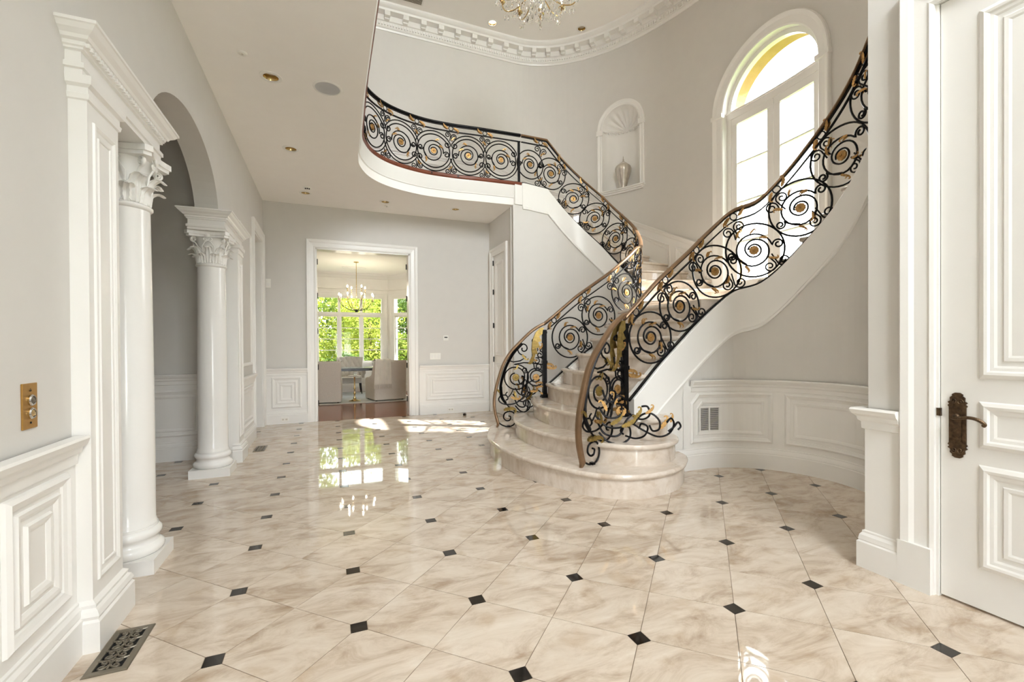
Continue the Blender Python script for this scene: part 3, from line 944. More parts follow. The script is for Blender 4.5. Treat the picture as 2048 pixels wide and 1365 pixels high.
# ================================================================== COLUMNS, PILASTERS, ENTABLATURES
ZN, ZA = 2.165, 2.49          # necking and top of capital
XCOL = -1.13
def leaf_sheet(h, w, curl, base_r):
    """one acanthus leaf standing on the bell, curling outwards; local +x is outwards"""
    def fn(u, v):
        t = v
        x = base_r + 0.018 * t + curl * max(0, t - 0.62) ** 1.5 * 3.2
        z = h * (t if t < 0.82 else 0.82 + (t - 0.82) * (1 - 2.6 * (t - 0.82) / 0.18 * 0.55))
        ww = w * (0.62 + 0.5 * sin(PI * min(1, t * 1.05)) ) * (1 + 0.10 * sin(t * 26)) * (1 if t < 0.9 else 1 - (t - 0.9) * 6)
        y = (u - 0.5) * ww
        x -= 2.2 * y * y / max(0.05, w) * 0.35
        x += 0.006 * cos(u * 6 * PI)
        return Vector((x, y, z)), Vector((1, 0, 0.15)).normalized()
    return MB().sheet(fn, 12, 14, 0.008)
LEAF_LO = leaf_sheet(0.125, 0.085, 0.075, 0.118).mesh('acanthus_leaf', 'white', True, ang=60)
LEAF_HI = leaf_sheet(0.205, 0.085, 0.085, 0.122).mesh('acanthus_leaf', 'white', True, ang=60)
def volute_mesh():
    pts = []
    for k in range(34):
        t = k / 33
        a = -PI / 2 + t * 3.6 * PI
        r = 0.030 * (1 - 0.75 * t)
        pts.append((0.178 + r * cos(a), 0, 0.262 + r * sin(a)))
    stem = [(0.125, 0, 0.11), (0.130, 0, 0.16), (0.145, 0, 0.205), (0.165, 0, 0.228)]
    return MB().tube(catmull([Vector(p) for p in stem + pts[0:]], 2), 0.010, 6, ry=0.007).mesh('corner_volute', 'white', True, ang=60)
VOL = volute_mesh()
def inner_vol():
    mb = MB()
    for q in (-1, 1):
        pts = []
        for k in range(26):
            t = k / 25
            a = -PI / 2 + t * 3.2 * PI
            r = 0.022 * (1 - 0.75 * t)
            pts.append((0.150, q * (-0.022 + r * cos(a)), 0.262 + r * sin(a)))
        mb.tube([(0.128, q * -0.045, 0.13), (0.138, q * -0.05, 0.19)] + pts, 0.006, 5)
    mb.lathe([(0, 0), (0.018, 0.004), (0.024, 0.014), (0.012, 0.02), (0, 0.022)], 10, M=lambda p: Vector((0.148 + p.z, p.x, 0.305 + p.y)))
    return mb.mesh('inner_scroll', 'white', True, ang=60)
IVOL = inner_vol()
def abacus_poly(r_corner, r_mid, cham):
    P = []
    for k in range(4):
        a0 = PI / 4 + k * PI / 2
        c = Vector((cos(a0), sin(a0))) * r_corner
        t = Vector((-sin(a0), cos(a0))) * cham
        P += [c - t, c + t]
        n = Vector((cos(a0 + PI / 4), sin(a0 + PI / 4)))
        nxt = Vector((cos(a0 + PI / 2), sin(a0 + PI / 2))) * r_corner - Vector((-sin(a0 + PI / 2), cos(a0 + PI / 2))) * cham
        for i in range(1, 7):
            s = i / 7
            q = (c + t) * (1 - s) + nxt * s
            dist = q.dot(n)
            q -= n * (dist - r_mid) * (1 - (2 * s - 1) ** 2)
            P.append(q)
    return [(p.x, p.y) for p in P]
def column(yc, label):
    t = thing('column', label, 'column', (XCOL, yc, 0), 'white Corinthian columns of the arch opening')
    k = 0.178
    MB().box(-k, k, -k, k, 0, 0.085).build('plinth', 'white', t, local=True)
    prof = [(0.0, 0.085), (0.160, 0.085), (0.172, 0.095), (0.178, 0.112), (0.174, 0.130), (0.160, 0.142), (0.154, 0.146), (0.150, 0.150), (0.146, 0.165), (0.150, 0.180), (0.158, 0.186), (0.165, 0.200), (0.163, 0.218), (0.152, 0.232), (0.146, 0.236), (0.146, 0.25), (0.0, 0.25)]
    MB().lathe(prof, 40).build('base', 'gloss', t, local=True, smooth=True, ang=50)
    sh = [(0.0, 0.245), (0.142, 0.245), (0.136, 0.275)] + [(0.134 - 0.016 * (max(0, i / 14 - 0.25) ** 1.4), 0.28 + i * (ZN - 0.03 - 0.28) / 14) for i in range(15)] + [(0.124, ZN - 0.02), (0.0, ZN - 0.02)]
    MB().lathe(sh, 40).build('shaft', 'gloss', t, local=True, smooth=True, ang=50)
    cp = MB().lathe([(0.0, ZN - 0.025), (0.126, ZN - 0.025), (0.138, ZN - 0.012), (0.138, ZN - 0.002), (0.124, ZN + 0.008), (0.116, ZN + 0.012), (0.116, ZN + 0.15), (0.124, ZN + 0.22), (0.145, ZN + 0.268), (0.0, ZN + 0.268)], 32).build('capital', 'white', t, local=True, smooth=True, ang=50)
    KZ = (ZA - ZN) / 0.35
    for i in range(8):
        inst('leaf', LEAF_LO, cp, (0, 0, ZN + 0.005), i * PI / 4 + PI / 8).scale = (1, 1, KZ)
        inst('leaf', LEAF_HI, cp, (0, 0, ZN + 0.01), i * PI / 4).scale = (1, 1, KZ)
    for i in range(4):
        inst('volute', VOL, cp, (0, 0, ZN), PI / 4 + i * PI / 2).scale = (1, 1, KZ)
        inst('scroll', IVOL, cp, (0, 0, ZN), i * PI / 2).scale = (1, 1, KZ)
    mb = MB().prism(abacus_poly(0.235, 0.150, 0.022), ZA - 0.058, ZA - 0.036)
    mb.prism(abacus_poly(0.250, 0.162, 0.022), ZA - 0.036, ZA - 0.002)
    mb.build('abacus', 'white', t, local=True)
    return t
column(3.40, 'white Corinthian column on a square plinth, nearest to the camera')
column(5.56, 'white Corinthian column on a square plinth, at the far side of the arch')

P_ENT = [(0, 2.42), (0.014, 2.42), (0.014, 2.450), (0.024, 2.455), (0.024, 2.485), (0.010, 2.49), (0.010, 2.555), (0.022, 2.56), (0.022, 2.572), (0.030, 2.578), (0.030, 2.60), (0.045, 2.608), (0.052, 2.625), (0.072, 2.645), (0.085, 2.668), (0.092, 2.672), (0.092, 2.69), (0, 2.69)]
P_ENT = [(o, 2.49 + (z - 2.42) * 0.20 / 0.27) for o, z in P_ENT]
def entablature(y0, y1, label, near):
    t = thing('entablature', label, 'entablature', (XW, (y0 + y1) / 2, 2.49), 'white dentil entablatures beside the arch')
    xf = -0.985
    MB().box(-1.275, xf, y0, y1, 2.49, 2.688).build('frieze', 'white', t)
    pth = [(-1.275, y1 - 0.6), (-1.275, y1), (xf, y1), (xf, y0), (XW, y0)] if near else [(XW, y1), (xf, y1), (xf, y0), (-1.275, y0), (-1.275, y0 + 0.6)]
    MB().sweep(pth, P_ENT, XY).build('cornice', 'white', t)
    mb = MB()
    y = y0 - 0.02
    while y < y1 + 0.01:
        mb.box(xf + 0.02, xf + 0.042, y, y + 0.016, 2.606, 2.624)
        y += 0.030
    mb.build('dentil_row', 'white', t, kind='stuff')
entablature(2.52, 3.47, 'white entablature with dentils over the near column and pilaster', True)
entablature(5.37, 6.33, 'white entablature with dentils over the far column and pilaster', False)

def pilaster(y0, y1, label):
    t = thing('pilaster', label, 'pilaster', (XW, (y0 + y1) / 2, 0), 'panelled white pilasters of the arch opening')
    xf = -0.965
    MB().box(-1.235, xf, y0, y1, 0, 2.49).build('shaft', 'white', t)
    M = flatM((xf, y0, 0), (0, 1, 0), (1, 0, 0))
    w = y1 - y0
    MB().sweep(rect(0.045, 0.28, w - 0.045, 2.32), [(0, 0), (0.004, 0.008), (0.012, 0.010), (0.022, 0.004), (0.026, 0)], M, closed=True).build('panel_moulding', 'white', t)
    MB().sweep(rect(0.09, 0.33, w - 0.09, 2.27), [(0, 0), (0.004, 0.006), (0.010, 0.004), (0.012, 0)], M, closed=True).build('panel_moulding', 'white', t)
    pth = [(-1.235, y1), (xf, y1), (xf, y0), (XW, y0)]
    MB().sweep(pth, [(0, 0), (0.036, 0), (0.036, 0.13), (0.028, 0.14), (0.034, 0.155), (0.026, 0.175), (0.014, 0.185), (0.018, 0.20), (0, 0.215)], XY).build('base', 'white', t)
    MB().sweep(pth, [(0, 2.39), (0.008, 2.395), (0.012, 2.415), (0.006, 2.42), (0.006, 2.445), (0.022, 2.455), (0.026, 2.49), (0, 2.49)], XY).build('cap', 'white', t)
pilaster(2.53, 2.84, 'panelled white pilaster beside the near column')
pilaster(6.0, 6.31, 'panelled white pilaster beyond the far column')

# ================================================================== STAIRCASE
Z1, Z2, Z3, RIS = 0.215, 0.41, 0.61, 0.20
ZL9 = Z3 + 6 * RIS           # landing
YC = 4.635
PROF = [(-0.3, 1.348), (0.086, 1.683), (0.409, 1.995), (0.854, 2.348), (1.266, 2.719), (1.327, 2.773), (1.434, 2.814), (1.555, 2.838), (1.637, 2.89), (1.76, 3.012), (1.911, 3.169), (2.009, 3.285), (2.279, 3.572), (2.453, 3.775), (2.61, 3.992), (4.11, 5.759)]
def smooth_interp(s, T, w=0.06):
    return sum(interp(s + w * k, T) for k in (-1, -0.5, 0, 0.5, 1)) / 5
HV_R = [(0.0, 0.90), (0.4, 0.888), (0.85, 0.857), (1.27, 0.889), (1.55, 0.904), (1.76, 0.94), (2.3, 0.98), (2.6, 1.0), (3.3, 1.0)]
HV_L = [(0.0, 0.895), (0.4, 0.90), (1.2, 0.91), (1.9, 0.92), (3.0, 0.94), (4.2, 0.92), (4.7, 0.87)]
ZBR = ZU + 0.87               # balcony handrail
def ztR(s): return smooth_interp(s, PROF)
def zbR(s): return ztR(s) - interp(s, HV_R)
def ztL(s): return min(smooth_interp(s * 0.82, PROF) + 0.031, ZBR)
def zbL(s): return ztL(s) - interp(s, HV_L)

stair = thing('staircase', 'cream marble staircase with curved bottom steps splitting into two flights', 'staircase', (2.6, YC, 0))
def half_to_poly(H_):
    P = [(p.x, p.y) for p in catmull([(a, b, 0) for a, b in H_], 8)]
    return P + [(x, 2 * YC - y) for x, y in reversed(P[1:])] if False else [(x, 2 * YC - y) for x, y in reversed(P)] + P[1:]
S1 = [(1.735, 4.635), (1.755, 4.3), (1.815, 4.0), (1.91, 3.74), (2.06, 3.42), (2.22, 3.25), (2.37, 3.17), (2.52, 3.145), (2.72, 3.165), (2.92, 3.23), (3.1, 3.36), (3.25, 3.52), (3.30, 3.70)]
S2 = [(2.045, 4.635), (2.085, 4.25), (2.185, 3.93), (2.34, 3.59), (2.46, 3.44), (2.58, 3.355), (2.74, 3.325), (2.91, 3.35), (3.08, 3.45), (3.18, 3.58), (3.22, 3.72)]
S3 = [(2.315, 4.635), (2.355, 4.25), (2.44, 3.93), (2.55, 3.69), (2.65, 3.57), (2.79, 3.50), (2.94, 3.495), (3.07, 3.55), (3.14, 3.64), (3.16, 3.74)]
def offset_poly(P, d):
    n = len(P); out = []
    for i in range(n):
        a, b, c = Vector(P[i - 1]), Vector(P[i]), Vector(P[(i + 1) % n])
        d1 = (b - a); d2 = (c - b)
        if d1.length < 1e-6: d1 = d2
        if d2.length < 1e-6: d2 = d1
        d1.normalize(); d2.normalize()
        n1 = Vector((d1.y, -d1.x)); n2 = Vector((d2.y, -d2.x))
        m = (n1 + n2) / max(0.3, 1 + n1.dot(n2))
        out.append((b.x + m.x * d, b.y + m.y * d))
    return out
def area(P):
    return 0.5 * sum(P[i][0] * P[(i + 1) % len(P)][1] - P[(i + 1) % len(P)][0] * P[i][1] for i in range(len(P)))
def step(poly, z0, z1, nose=0.03):
    if area(poly) < 0:
        poly = poly[::-1]
    rz = MB().prism(poly, z0, z1 - 0.046).build('riser', 'step', stair, smooth=True, ang=30)
    # bull-nosed tread
    mb = MB()
    layers = [(nose - 0.012, z1 - 0.046), (nose - 0.002, z1 - 0.040), (nose + 0.003, z1 - 0.023), (nose - 0.002, z1 - 0.007), (nose - 0.012, z1)]
    rings = [offset_poly(poly, d) for d, _ in layers]
    n = len(poly)
    vs = [(p[0], p[1], z) for ring, (_, z) in zip(rings, layers) for p in ring]
    fs = []
    for k in range(len(layers) - 1):
        for i in range(n):
            j = (i + 1) % n
            fs.append((k * n + i, k * n + j, (k + 1) * n + j, (k + 1) * n + i))
    mb.add(vs, fs)
    for ring, z, rev in ((rings[0], layers[0][1], True), (rings[-1], layers[-1][1], False)):
        tr = geometry.tessellate_polygon([[Vector((p[0], p[1], 0)) for p in ring]])
        mb.add([(p[0], p[1], z) for p in ring], [tuple(t) for t in tr])
    mb.build('tread', 'step', rz, smooth=True, ang=50)
for S_, a, b in ((S1, 0, Z1), (S2, Z1, Z2), (S3, Z2, Z3)):
    step(half_to_poly(S_), a, b)
YS0, YS1 = 3.80, 5.47
for k in range(4, 10):
    xa = 2.575 + 0.235 * (k - 4)
    fr = [(xa + 0.14 * ((YS0 + (YS1 - YS0) * i / 16 - YC) / 0.835) ** 2, YS0 + (YS1 - YS0) * i / 16) for i in range(17)]
    xb = xa + 0.55 if k < 9 else 4.0
    z1 = Z3 + RIS * (k - 3)
    step([(xb, YS1), (xb, YS0)] + fr if False else [(xb, YS0)] + [(xb, YS1)] + fr[::-1], z1 - RIS, z1)
# landing: between the two inner curves and the outer wall
def ray_out(c, th, side):
    """from the inner curve centre at turn angle th outwards to the rotunda wall"""
    d = Vector((sin(th), -side * cos(th)))
    lo, hi = 0.0, 6.0
    for _ in range(40):
        m = (lo + hi) / 2
        x, y = c[0] + d.x * m, c[1] + d.y * m
        inside = ((x - RCX) / RA) ** 2 + ((y - RCY) / RB) ** 2 < 1 if x > RCX else abs(y - RCY) < RB
        if inside: lo = m
        else: hi = m
    return (c[0] + d.x * lo, c[1] + d.y * lo)
CR, CLc = (3.60, 2.83), (3.86, 6.47)
THR, THL = math.radians(46), math.radians(50)
rin = [(CR[0] + 0.95 * sin(t), CR[1] + 0.95 * cos(t)) for t in [math.radians(8 + 38 * i / 8) for i in range(9)]]
lin_ = [(CLc[0] + 0.98 * sin(t), CLc[1] - 0.98 * cos(t)) for t in [math.radians(4 + 46 * i / 8) for i in range(9)]]
pr, pl_ = ray_out(CR, THR, -1), ray_out(CLc, THL, 1)
aR = math.atan2((pr[1] - RCY) / RB, (pr[0] - RCX) / RA); aL = math.atan2((pl_[1] - RCY) / RB, (pl_[0] - RCX) / RA)
outer = [(RCX + RA * cos(aR + (aL - aR) * i / 20), RCY + RB * sin(aR + (aL - aR) * i / 20)) for i in range(21)]
land = rin + outer + lin_[::-1]
MB().prism(land, ZL9 - 0.2, ZL9).build('landing', 'step', stair)
def winders(c, R_in, th0, dth, n, side, zs):
    for k in range(n):
        t0, t1 = th0 + k * dth, th0 + (k + 1.25) * dth
        ins = [(c[0] + R_in * sin(t0 + (t1 - t0) * i / 4), c[1] - side * R_in * cos(t0 + (t1 - t0) * i / 4)) for i in range(5)]
        outs = [ray_out(c, t0 + (t1 - t0) * i / 4, side) for i in range(5)]
        z1 = zs + RIS * (k + 1)
        step(ins + outs[::-1], z1 - RIS, z1, nose=0.02)
winders(CR, 0.95, THR, math.radians(11.6), 9, -1, ZL9)
winders(CLc, 0.98, THL, math.radians(11.4), 11, 1, ZL9)

# stringers and the walls under the two flights
def flight_wall(path, zb, s0, s1, name, label):
    n = int((s1 - s0) / 0.06)
    S = [s0 + (s1 - s0) * i / n for i in range(n + 1)]
    mb = MB()
    for a, b in zip(S, S[1:]):
        za, zb_ = zb(a) - 0.40, zb(b) - 0.40
        mb.add([path.M(a, 0, 0.03), path.M(b, 0, 0.03), path.M(b, zb_, 0.03), path.M(a, za, 0.03), path.M(a, 0, -0.09), path.M(b, 0, -0.09), path.M(b, zb_, -0.09), path.M(a, za, -0.09)],
               [(0, 1, 2, 3), (7, 6, 5, 4)])
    w = struct(mb.build(name, 'wall', smooth=True), label)
    return w
def stringer(path, zb, s0, s1, name):
    n = int((s1 - s0) / 0.05)
    S = [s0 + (s1 - s0) * i / n for i in range(n + 1)]
    prof = [(-0.47, 0.03), (-0.465, 0.058), (-0.44, 0.060), (-0.425, 0.048), (-0.40, 0.045), (-0.012, 0.045), (-0.004, 0.040), (-0.004, -0.10), (-0.40, -0.10)]
    mb = MB()
    vs = [path.M(s, zb(s) + o, h) for s in S for o, h in prof]
    m = len(prof)
    fs = [(i * m + k, (i + 1) * m + k, (i + 1) * m + (k + 1) % m, i * m + (k + 1) % m) for i in range(n) for k in range(m)]
    fs += [tuple(range(m)), tuple(n * m + k for k in range(m - 1, -1, -1))]
    mb.add(vs, fs)
    return mb.build(name, 'white', stair, smooth=True, ang=30)
SR1 = R_PATH.s[-1] - 0.02
stringer(R_PATH, zbR, 0.08, SR1, 'stringer')
S_L1 = L_PATH.s[-1]
stringer(L_PATH, zbL, 0.08, S_L1 - 0.02, 'stringer')
wrs = flight_wall(R_PATH, zbR, 0.06, SR1, 'wall_stair_right', 'curved grey wall under the right flight above white wainscot')
wls = flight_wall(L_PATH, zbL, 0.06, S_L1 + 0.16, 'wall_stair_left', 'curved pale wall under the left flight')
# end block between balcony and left stringer
MB().box(3.02, 3.16, 7.33, 7.48, ZC, ZU - 0.03).build('stringer_block', 'white', stair)
# white boarding below the stringers beside the steps
def side_board(path, zb, s0, s1):
    mb = MB()
    n = 14
    for i in range(n):
        a, b = s0 + (s1 - s0) * i / n, s0 + (s1 - s0) * (i + 1) / n
        mb.add([path.M(a, 0, 0.036), path.M(b, 0, 0.036), path.M(b, zb(b) - 0.42, 0.036), path.M(a, zb(a) - 0.42, 0.036)], [(0, 1, 2, 3)])
    return mb
side_board(R_PATH, zbR, 0.06, 0.78).build('side_board', 'white', wrs)
side_board(L_PATH, zbL, 0.06, 0.78).build('side_board', 'white', wls)
# wainscot on the curved right wall
WR0, WR1 = 0.70, SR1
WM = lambda a, b, h: R_PATH.M(a, b, h + 0.045)
mb = MB()
n = 40
for i in range(n):
    a, b = WR0 + (WR1 - WR0) * i / n, WR0 + (WR1 - WR0) * (i + 1) / n
    mb.add([R_PATH.M(a, 0, 0.045), R_PATH.M(b, 0, 0.045), R_PATH.M(b, 0.88, 0.045), R_PATH.M(a, 0.88, 0.045)], [(0, 1, 2, 3)])
mb.build('wainscot_board', 'white', wrs, smooth=True)
MB().sweep([(WR0 - 0.1, 0), (WR1, 0)], P_BASE, WM, maxlen=0.06).build('baseboard', 'white', wrs, smooth=True, ang=25)
MB().sweep([(0.80, 0.935), (WR1, 0.935)], P_RAIL, WM, maxlen=0.06).build('chair_rail', 'white', wrs, smooth=True, ang=25)
def s_of_px(path, px, s0, s1):
    t = math.tan(YAW + math.atan((px - CX_PX) / F_PX))
    best = min((abs((path.pos(s0 + (s1 - s0) * i / 800).x) - t * path.pos(s0 + (s1 - s0) * i / 800).y), s0 + (s1 - s0) * i / 800) for i in range(801))
    return best[1]
PA0, PA1 = 0.79, 1.735
PB0, PB1 = 1.845, 2.75
for inset, pr, nm in ((0, P_FRAME, 'panel_frame'), (0.085, P_INNER, 'panel_moulding')):
    c = 0.10 - inset * 0.3
    lpA = [(PA0 + inset, 0.27 + inset), (PA1 - inset, 0.27 + inset), (PA1 - inset, 0.80 - inset), (PA0 + inset + c, 0.80 - inset), (PA0 + inset, 0.80 - inset - c)]
    MB().sweep(lpA, pr, WM, closed=True, maxlen=0.05).build(nm, 'white', wrs)
    MB().sweep(rect(PB0 + inset, 0.27 + inset, PB1 - inset, 0.80 - inset), pr, WM, closed=True, maxlen=0.05).build(nm, 'white', wrs)
# return air grille
G0, G1 = 0.905, 1.19
gr = thing('air_return_grille', 'white louvred air return grille in the curved wainscot', 'vent', tuple(WM((G0 + G1) / 2, 0.38, 0)))
MB().sweep(rect(G0, 0.375, G1, 0.665), [(0, 0.010), (0.022, 0.010), (0.026, 0.002), (0.026, -0.004)], WM, closed=True, maxlen=0.06).build('frame', 'white', gr)
MB().mbox(WM, G0, G1, 0.375, 0.665, 0.0005, 0.0015, 4).build('shade_backing', 'duct_shade', gr)  # flat black sheet painted as the shade behind the slats
gm = (G0 + G1) / 2
MB().mbox(WM, gm - 0.008, gm + 0.008, 0.39, 0.65, 0.002, 0.010).build('mullion', 'white', gr)
NB = 24
for half in ((G0 + 0.024, gm - 0.008), (gm + 0.008, G1 - 0.024)):
    for k in range(NB):
        z = 0.402 + 0.236 * k / (NB - 1)
        MB().add([WM(half[0], z - 0.001, 0.008), WM(half[1], z - 0.001, 0.008), WM(half[1], z + 0.001, 0.003), WM(half[0], z + 0.001, 0.003), WM(half[0], z + 0.001, 0.009), WM(half[1], z + 0.001, 0.009), WM(half[1], z + 0.003, 0.004), WM(half[0], z + 0.003, 0.004)],
                 [(3, 2, 1, 0), (4, 5, 6, 7), (0, 1, 5, 4), (1, 2, 6, 5), (2, 3, 7, 6), (3, 0, 4, 7)]).build('slat', 'white', gr)

# ================================================================== RAILINGS
BAR = 0.0095
def spiral2(c, r0, r1, a0, turns, n=None, hand=1):
    n = n or max(10, int(abs(turns) * 26))
    out = []
    for i in range(n + 1):
        t = i / n
        a = a0 + hand * turns * 2 * PI * t
        r = r0 + (r1 - r0) * t
        out.append((c[0] + r * cos(a), c[1] + r * sin(a)))
    return out
def rot2(p, c, a):
    x, y = p[0] - c[0], p[1] - c[1]
    return (c[0] + x * cos(a) - y * sin(a), c[1] + x * sin(a) + y * cos(a))
def bar(path, pts2, r=BAR, h=0.0, taper=None, n=6):
    return MB().tube([path.M(s, z, h) for s, z in pts2], r, n, taper=taper)
LEAF2 = [(0, 0), (0.07, 0.10), (0.17, 0.12), (0.24, 0.20), (0.36, 0.19), (0.44, 0.28), (0.57, 0.26), (0.66, 0.36), (0.78, 0.36), (0.86, 0.47), (0.82, 0.55), (0.76, 0.56), (0.73, 0.52), (0.70, 0.56), (0.74, 0.63), (0.83, 0.65), (0.93, 0.60), (0.98, 0.50), (0.96, 0.36), (0.86, 0.20), (0.72, 0.08), (0.56, 0.02), (0.46, -0.07), (0.36, -0.03), (0.28, -0.12), (0.19, -0.07), (0.10, -0.10)]
def leaf(path, o, ang, size, flip, parent, mat='gold', h0=0.0):
    """flat gilded acanthus leaf lying on the rail surface, bent off the bars"""
    mb = MB()
    P = []
    for x, y in LEAF2:
        y = y if not flip else -y
        P.append((o[0] + size * (x * cos(ang) - y * sin(ang)), o[1] + size * (x * sin(ang) + y * cos(ang))))
    for sgn in (1, -1):
        mb.slab([P], lambda a, b, h: path.M(a, b, h0 + sgn * (h + 0.16 * ((a - o[0]) ** 2 + (b - o[1]) ** 2) ** 0.5)), 0.007, 0.013)
    return mb.build('leaf', mat, parent)
def rosette(path, c, r, parent, mat='gold'):
    pet = 10
    prof = [(0.0, -0.012), (r * 0.9, -0.010), (r, -0.002), (r * 0.9, 0.010), (r * 0.62, 0.010), (r * 0.55, 0.004), (r * 0.48, 0.015), (r * 0.30, 0.015), (r * 0.24, 0.011), (r * 0.16, 0.022), (0.0, 0.024)]
    mb = MB()
    for q in (1, -1):
        mb.lathe(prof, 40, M=lambda p: path.M(c[0] + p.x, c[1] + p.y, q * p.z), wob=lambda a, rr, z: 1 + 0.09 * abs(sin(pet * a / 2)) - 0.05 if rr > r * 0.4 else 1)
    return mb.build('rosette', mat, parent, smooth=True, ang=50)
def slope(z, s):
    return math.atan2(z(s + 0.12) - z(s - 0.12), 0.24)

def scroll_panel(path, zt, zb, s, R, parent, flip=1, wrap=False):
    """one big spiral with inner spiral, hooks, rosette, corner curls and gilded leaves"""
    al = slope(zb, s)
    top = lambda q: zt(q) - 0.145
    c = (s, (top(s) + zb(s)) / 2)
    tr = lambda pts: [rot2((c[0] + flip * x * R, c[1] + y * R), c, al) for x, y in pts]
    ring = [tr([(cos(2 * PI * i / 40), sin(2 * PI * i / 40))])[0] for i in range(40)]
    MB().tube([path.M(q[0], q[1], 0) for q in ring], BAR * 1.05, 6, closed=True).build('scroll', 'iron', parent, smooth=True, ang=60)
    if wrap:
        # long arcs over and under the circle, each ending in a curl
        for q in (1, -1):
            arcp = [(1.17 * cos(t), q * 1.20 * sin(t)) for t in [math.radians(165 - 9.5 * i) for i in range(15)]]
            e = arcp[-1]
            cur = spiral2((e[0] - 0.14, e[1] - q * 0.14), 0.20, 0.05, q * PI / 4, 1.35, hand=-q)
            P = [(x * q, y) for x, y in arcp + cur[1:]]
            bar(path, tr(P), BAR).build('scroll', 'iron', parent, smooth=True, ang=60)
    inner = spiral2((0, 0), 0.61, 0.60, -0.1 * PI, 0.72) + spiral2((0, 0), 0.60, 0.27, 1.34 * PI, 0.85)[1:] + spiral2((0, 0), 0.27, 0.20, 1.04 * PI, 0.9)[1:]
    hook = spiral2((0.80, -0.19 + 0.06), 0.19, 0.055, PI * 1.0, 1.35, hand=-1)[::-1]
    bar(path, tr(hook[:-1] + inner[1:])).build('scroll', 'iron', parent, smooth=True, ang=60)
    hook2 = spiral2((-0.80, 0.10), 0.16, 0.05, 0.0, 1.4, hand=-1)
    bar(path, tr([(-0.42, -0.40), (-0.58, -0.14), (-0.635, 0.02)] + hook2)).build('hook', 'iron', parent, smooth=True, ang=60)
    rosette(path, c, 0.155 * R + 0.004, parent)
    # leaves on the spirals
    for x, y, a, fl, k in ((0.58, 0.22, 2.2, 0, 0.30), (-0.50, -0.42, -0.9, 1, 0.30), (0.10, 0.62, 0.9, 1, 0.26)):
        p = tr([(x, y)])[0]
        aa = al + (a if flip > 0 else PI - a)
        leaf(path, p, aa, k * R * 0.88, bool(fl) ^ (flip < 0), parent)
    return c, al
def corner_curls(path, zt, zb, s, R, parent, flip=1, k=1.0):
    """pairs of small curls filling the gaps above and below between two spirals, with a leaf each"""
    top = lambda q: zt(q) - 0.145
    for q in (1, -1):
        al = slope(zb, s)
        off = -q * math.tan(al) * 0.0
        zc = (top(s) - 0.085 * k) if q > 0 else (zb(s) + 0.085 * k)
        c = (s, zc)
        for e in (1, -1):
            cc = (e * 0.068 * k, q * 0.012 * e)
            pts = [(e * 0.02, -q * 0.11 * k)] + spiral2(cc, 0.060 * k, 0.012, PI if e > 0 else 0.0, 1.45, hand=-1 * q * e)
            pts = [rot2((c[0] + x, c[1] + y), c, al * 0.85) for x, y in pts]
            # keep inside the panel
            pts = [(x, min(max(y, zb(x) + 0.012), top(x) - 0.012)) for x, y in pts]
            bar(path, pts, BAR * 0.85).build('curl', 'iron', parent, smooth=True, ang=60)
        leaf(path, rot2((c[0] - 0.01, c[1] - q * 0.10 * k), c, al), al + (PI / 2 if q > 0 else -PI / 2) + 0.3 * flip, 0.085 * k, flip < 0, parent)
def frieze_ring(path, zt, s, parent):
    al = slope(zt, s)
    c = (s, zt(s) - 0.088)
    P = [(c[0] + 0.036 * cos(2 * PI * i / 20), c[1] + 0.036 * sin(2 * PI * i / 20)) for i in range(20)]
    MB().tube([path.M(a, b, 0) for a, b in P], 0.0065, 6, closed=True).build('ring', 'iron', parent, smooth=True, ang=60)
    for q in (1, -1):
        o = rot2((c[0] + q * 0.045, c[1] - 0.01 * q), c, al)
        leaf(path, o, al + (0.15 if q > 0 else PI + 0.15), 0.10, False, parent)
def rails(path, zt, zb, s0, s1, parent, hand_mat='handrail', low0=None, tb0=None, step_=0.05):
    n = int((s1 - s0) / step_)
    S = [s0 + (s1 - s0) * i / n for i in range(n + 1)]
    # moulded handrail
    prof = [(-0.030, -0.012), (-0.033, 0.0), (-0.028, 0.014), (-0.012, 0.022), (0.012, 0.022), (0.028, 0.014), (0.033, 0.0), (0.030, -0.012), (0.014, -0.020), (-0.014, -0.020)]
    m = len(prof)
    vs = [path.M(s, zt(s) - 0.022 + dz, dh) for s in S for dh, dz in prof]
    fs = [(i * m + k, (i + 1) * m + k, (i + 1) * m + (k + 1) % m, i * m + (k + 1) % m) for i in range(n) for k in range(m)]
    fs += [tuple(range(m)), tuple(n * m + k for k in range(m - 1, -1, -1))]
    MB().add(vs, fs).build('handrail', hand_mat, parent, smooth=True, ang=40)
    def flatbar(nm, off, hh, ww, a):
        S2 = [s for s in S if s >= a]
        mb = MB()
        vs = [path.M(s, zt(s) + off(s) + dz, dh) for s in S2 for dh, dz in ((-ww, -hh), (ww, -hh), (ww, hh), (-ww, hh))]
        k = len(S2)
        fs = [(i * 4 + j, (i + 1) * 4 + j, (i + 1) * 4 + (j + 1) % 4, i * 4 + (j + 1) % 4) for i in range(k - 1) for j in range(4)]
        fs += [(0, 1, 2, 3), ((k - 1) * 4 + 3, (k - 1) * 4 + 2, (k - 1) * 4 + 1, (k - 1) * 4)]
        mb.add(vs, fs).build(nm, 'iron', parent)
    flatbar('under_bar', lambda s: -0.047, 0.006, 0.014, s0)
    flatbar('top_bar', lambda s: -0.138, 0.008, 0.012, s0 if tb0 is None else tb0)
    flatbar('bottom_bar', lambda s: zb(s) - zt(s) + 0.008, 0.009, 0.018, s0 if low0 is None else low0)

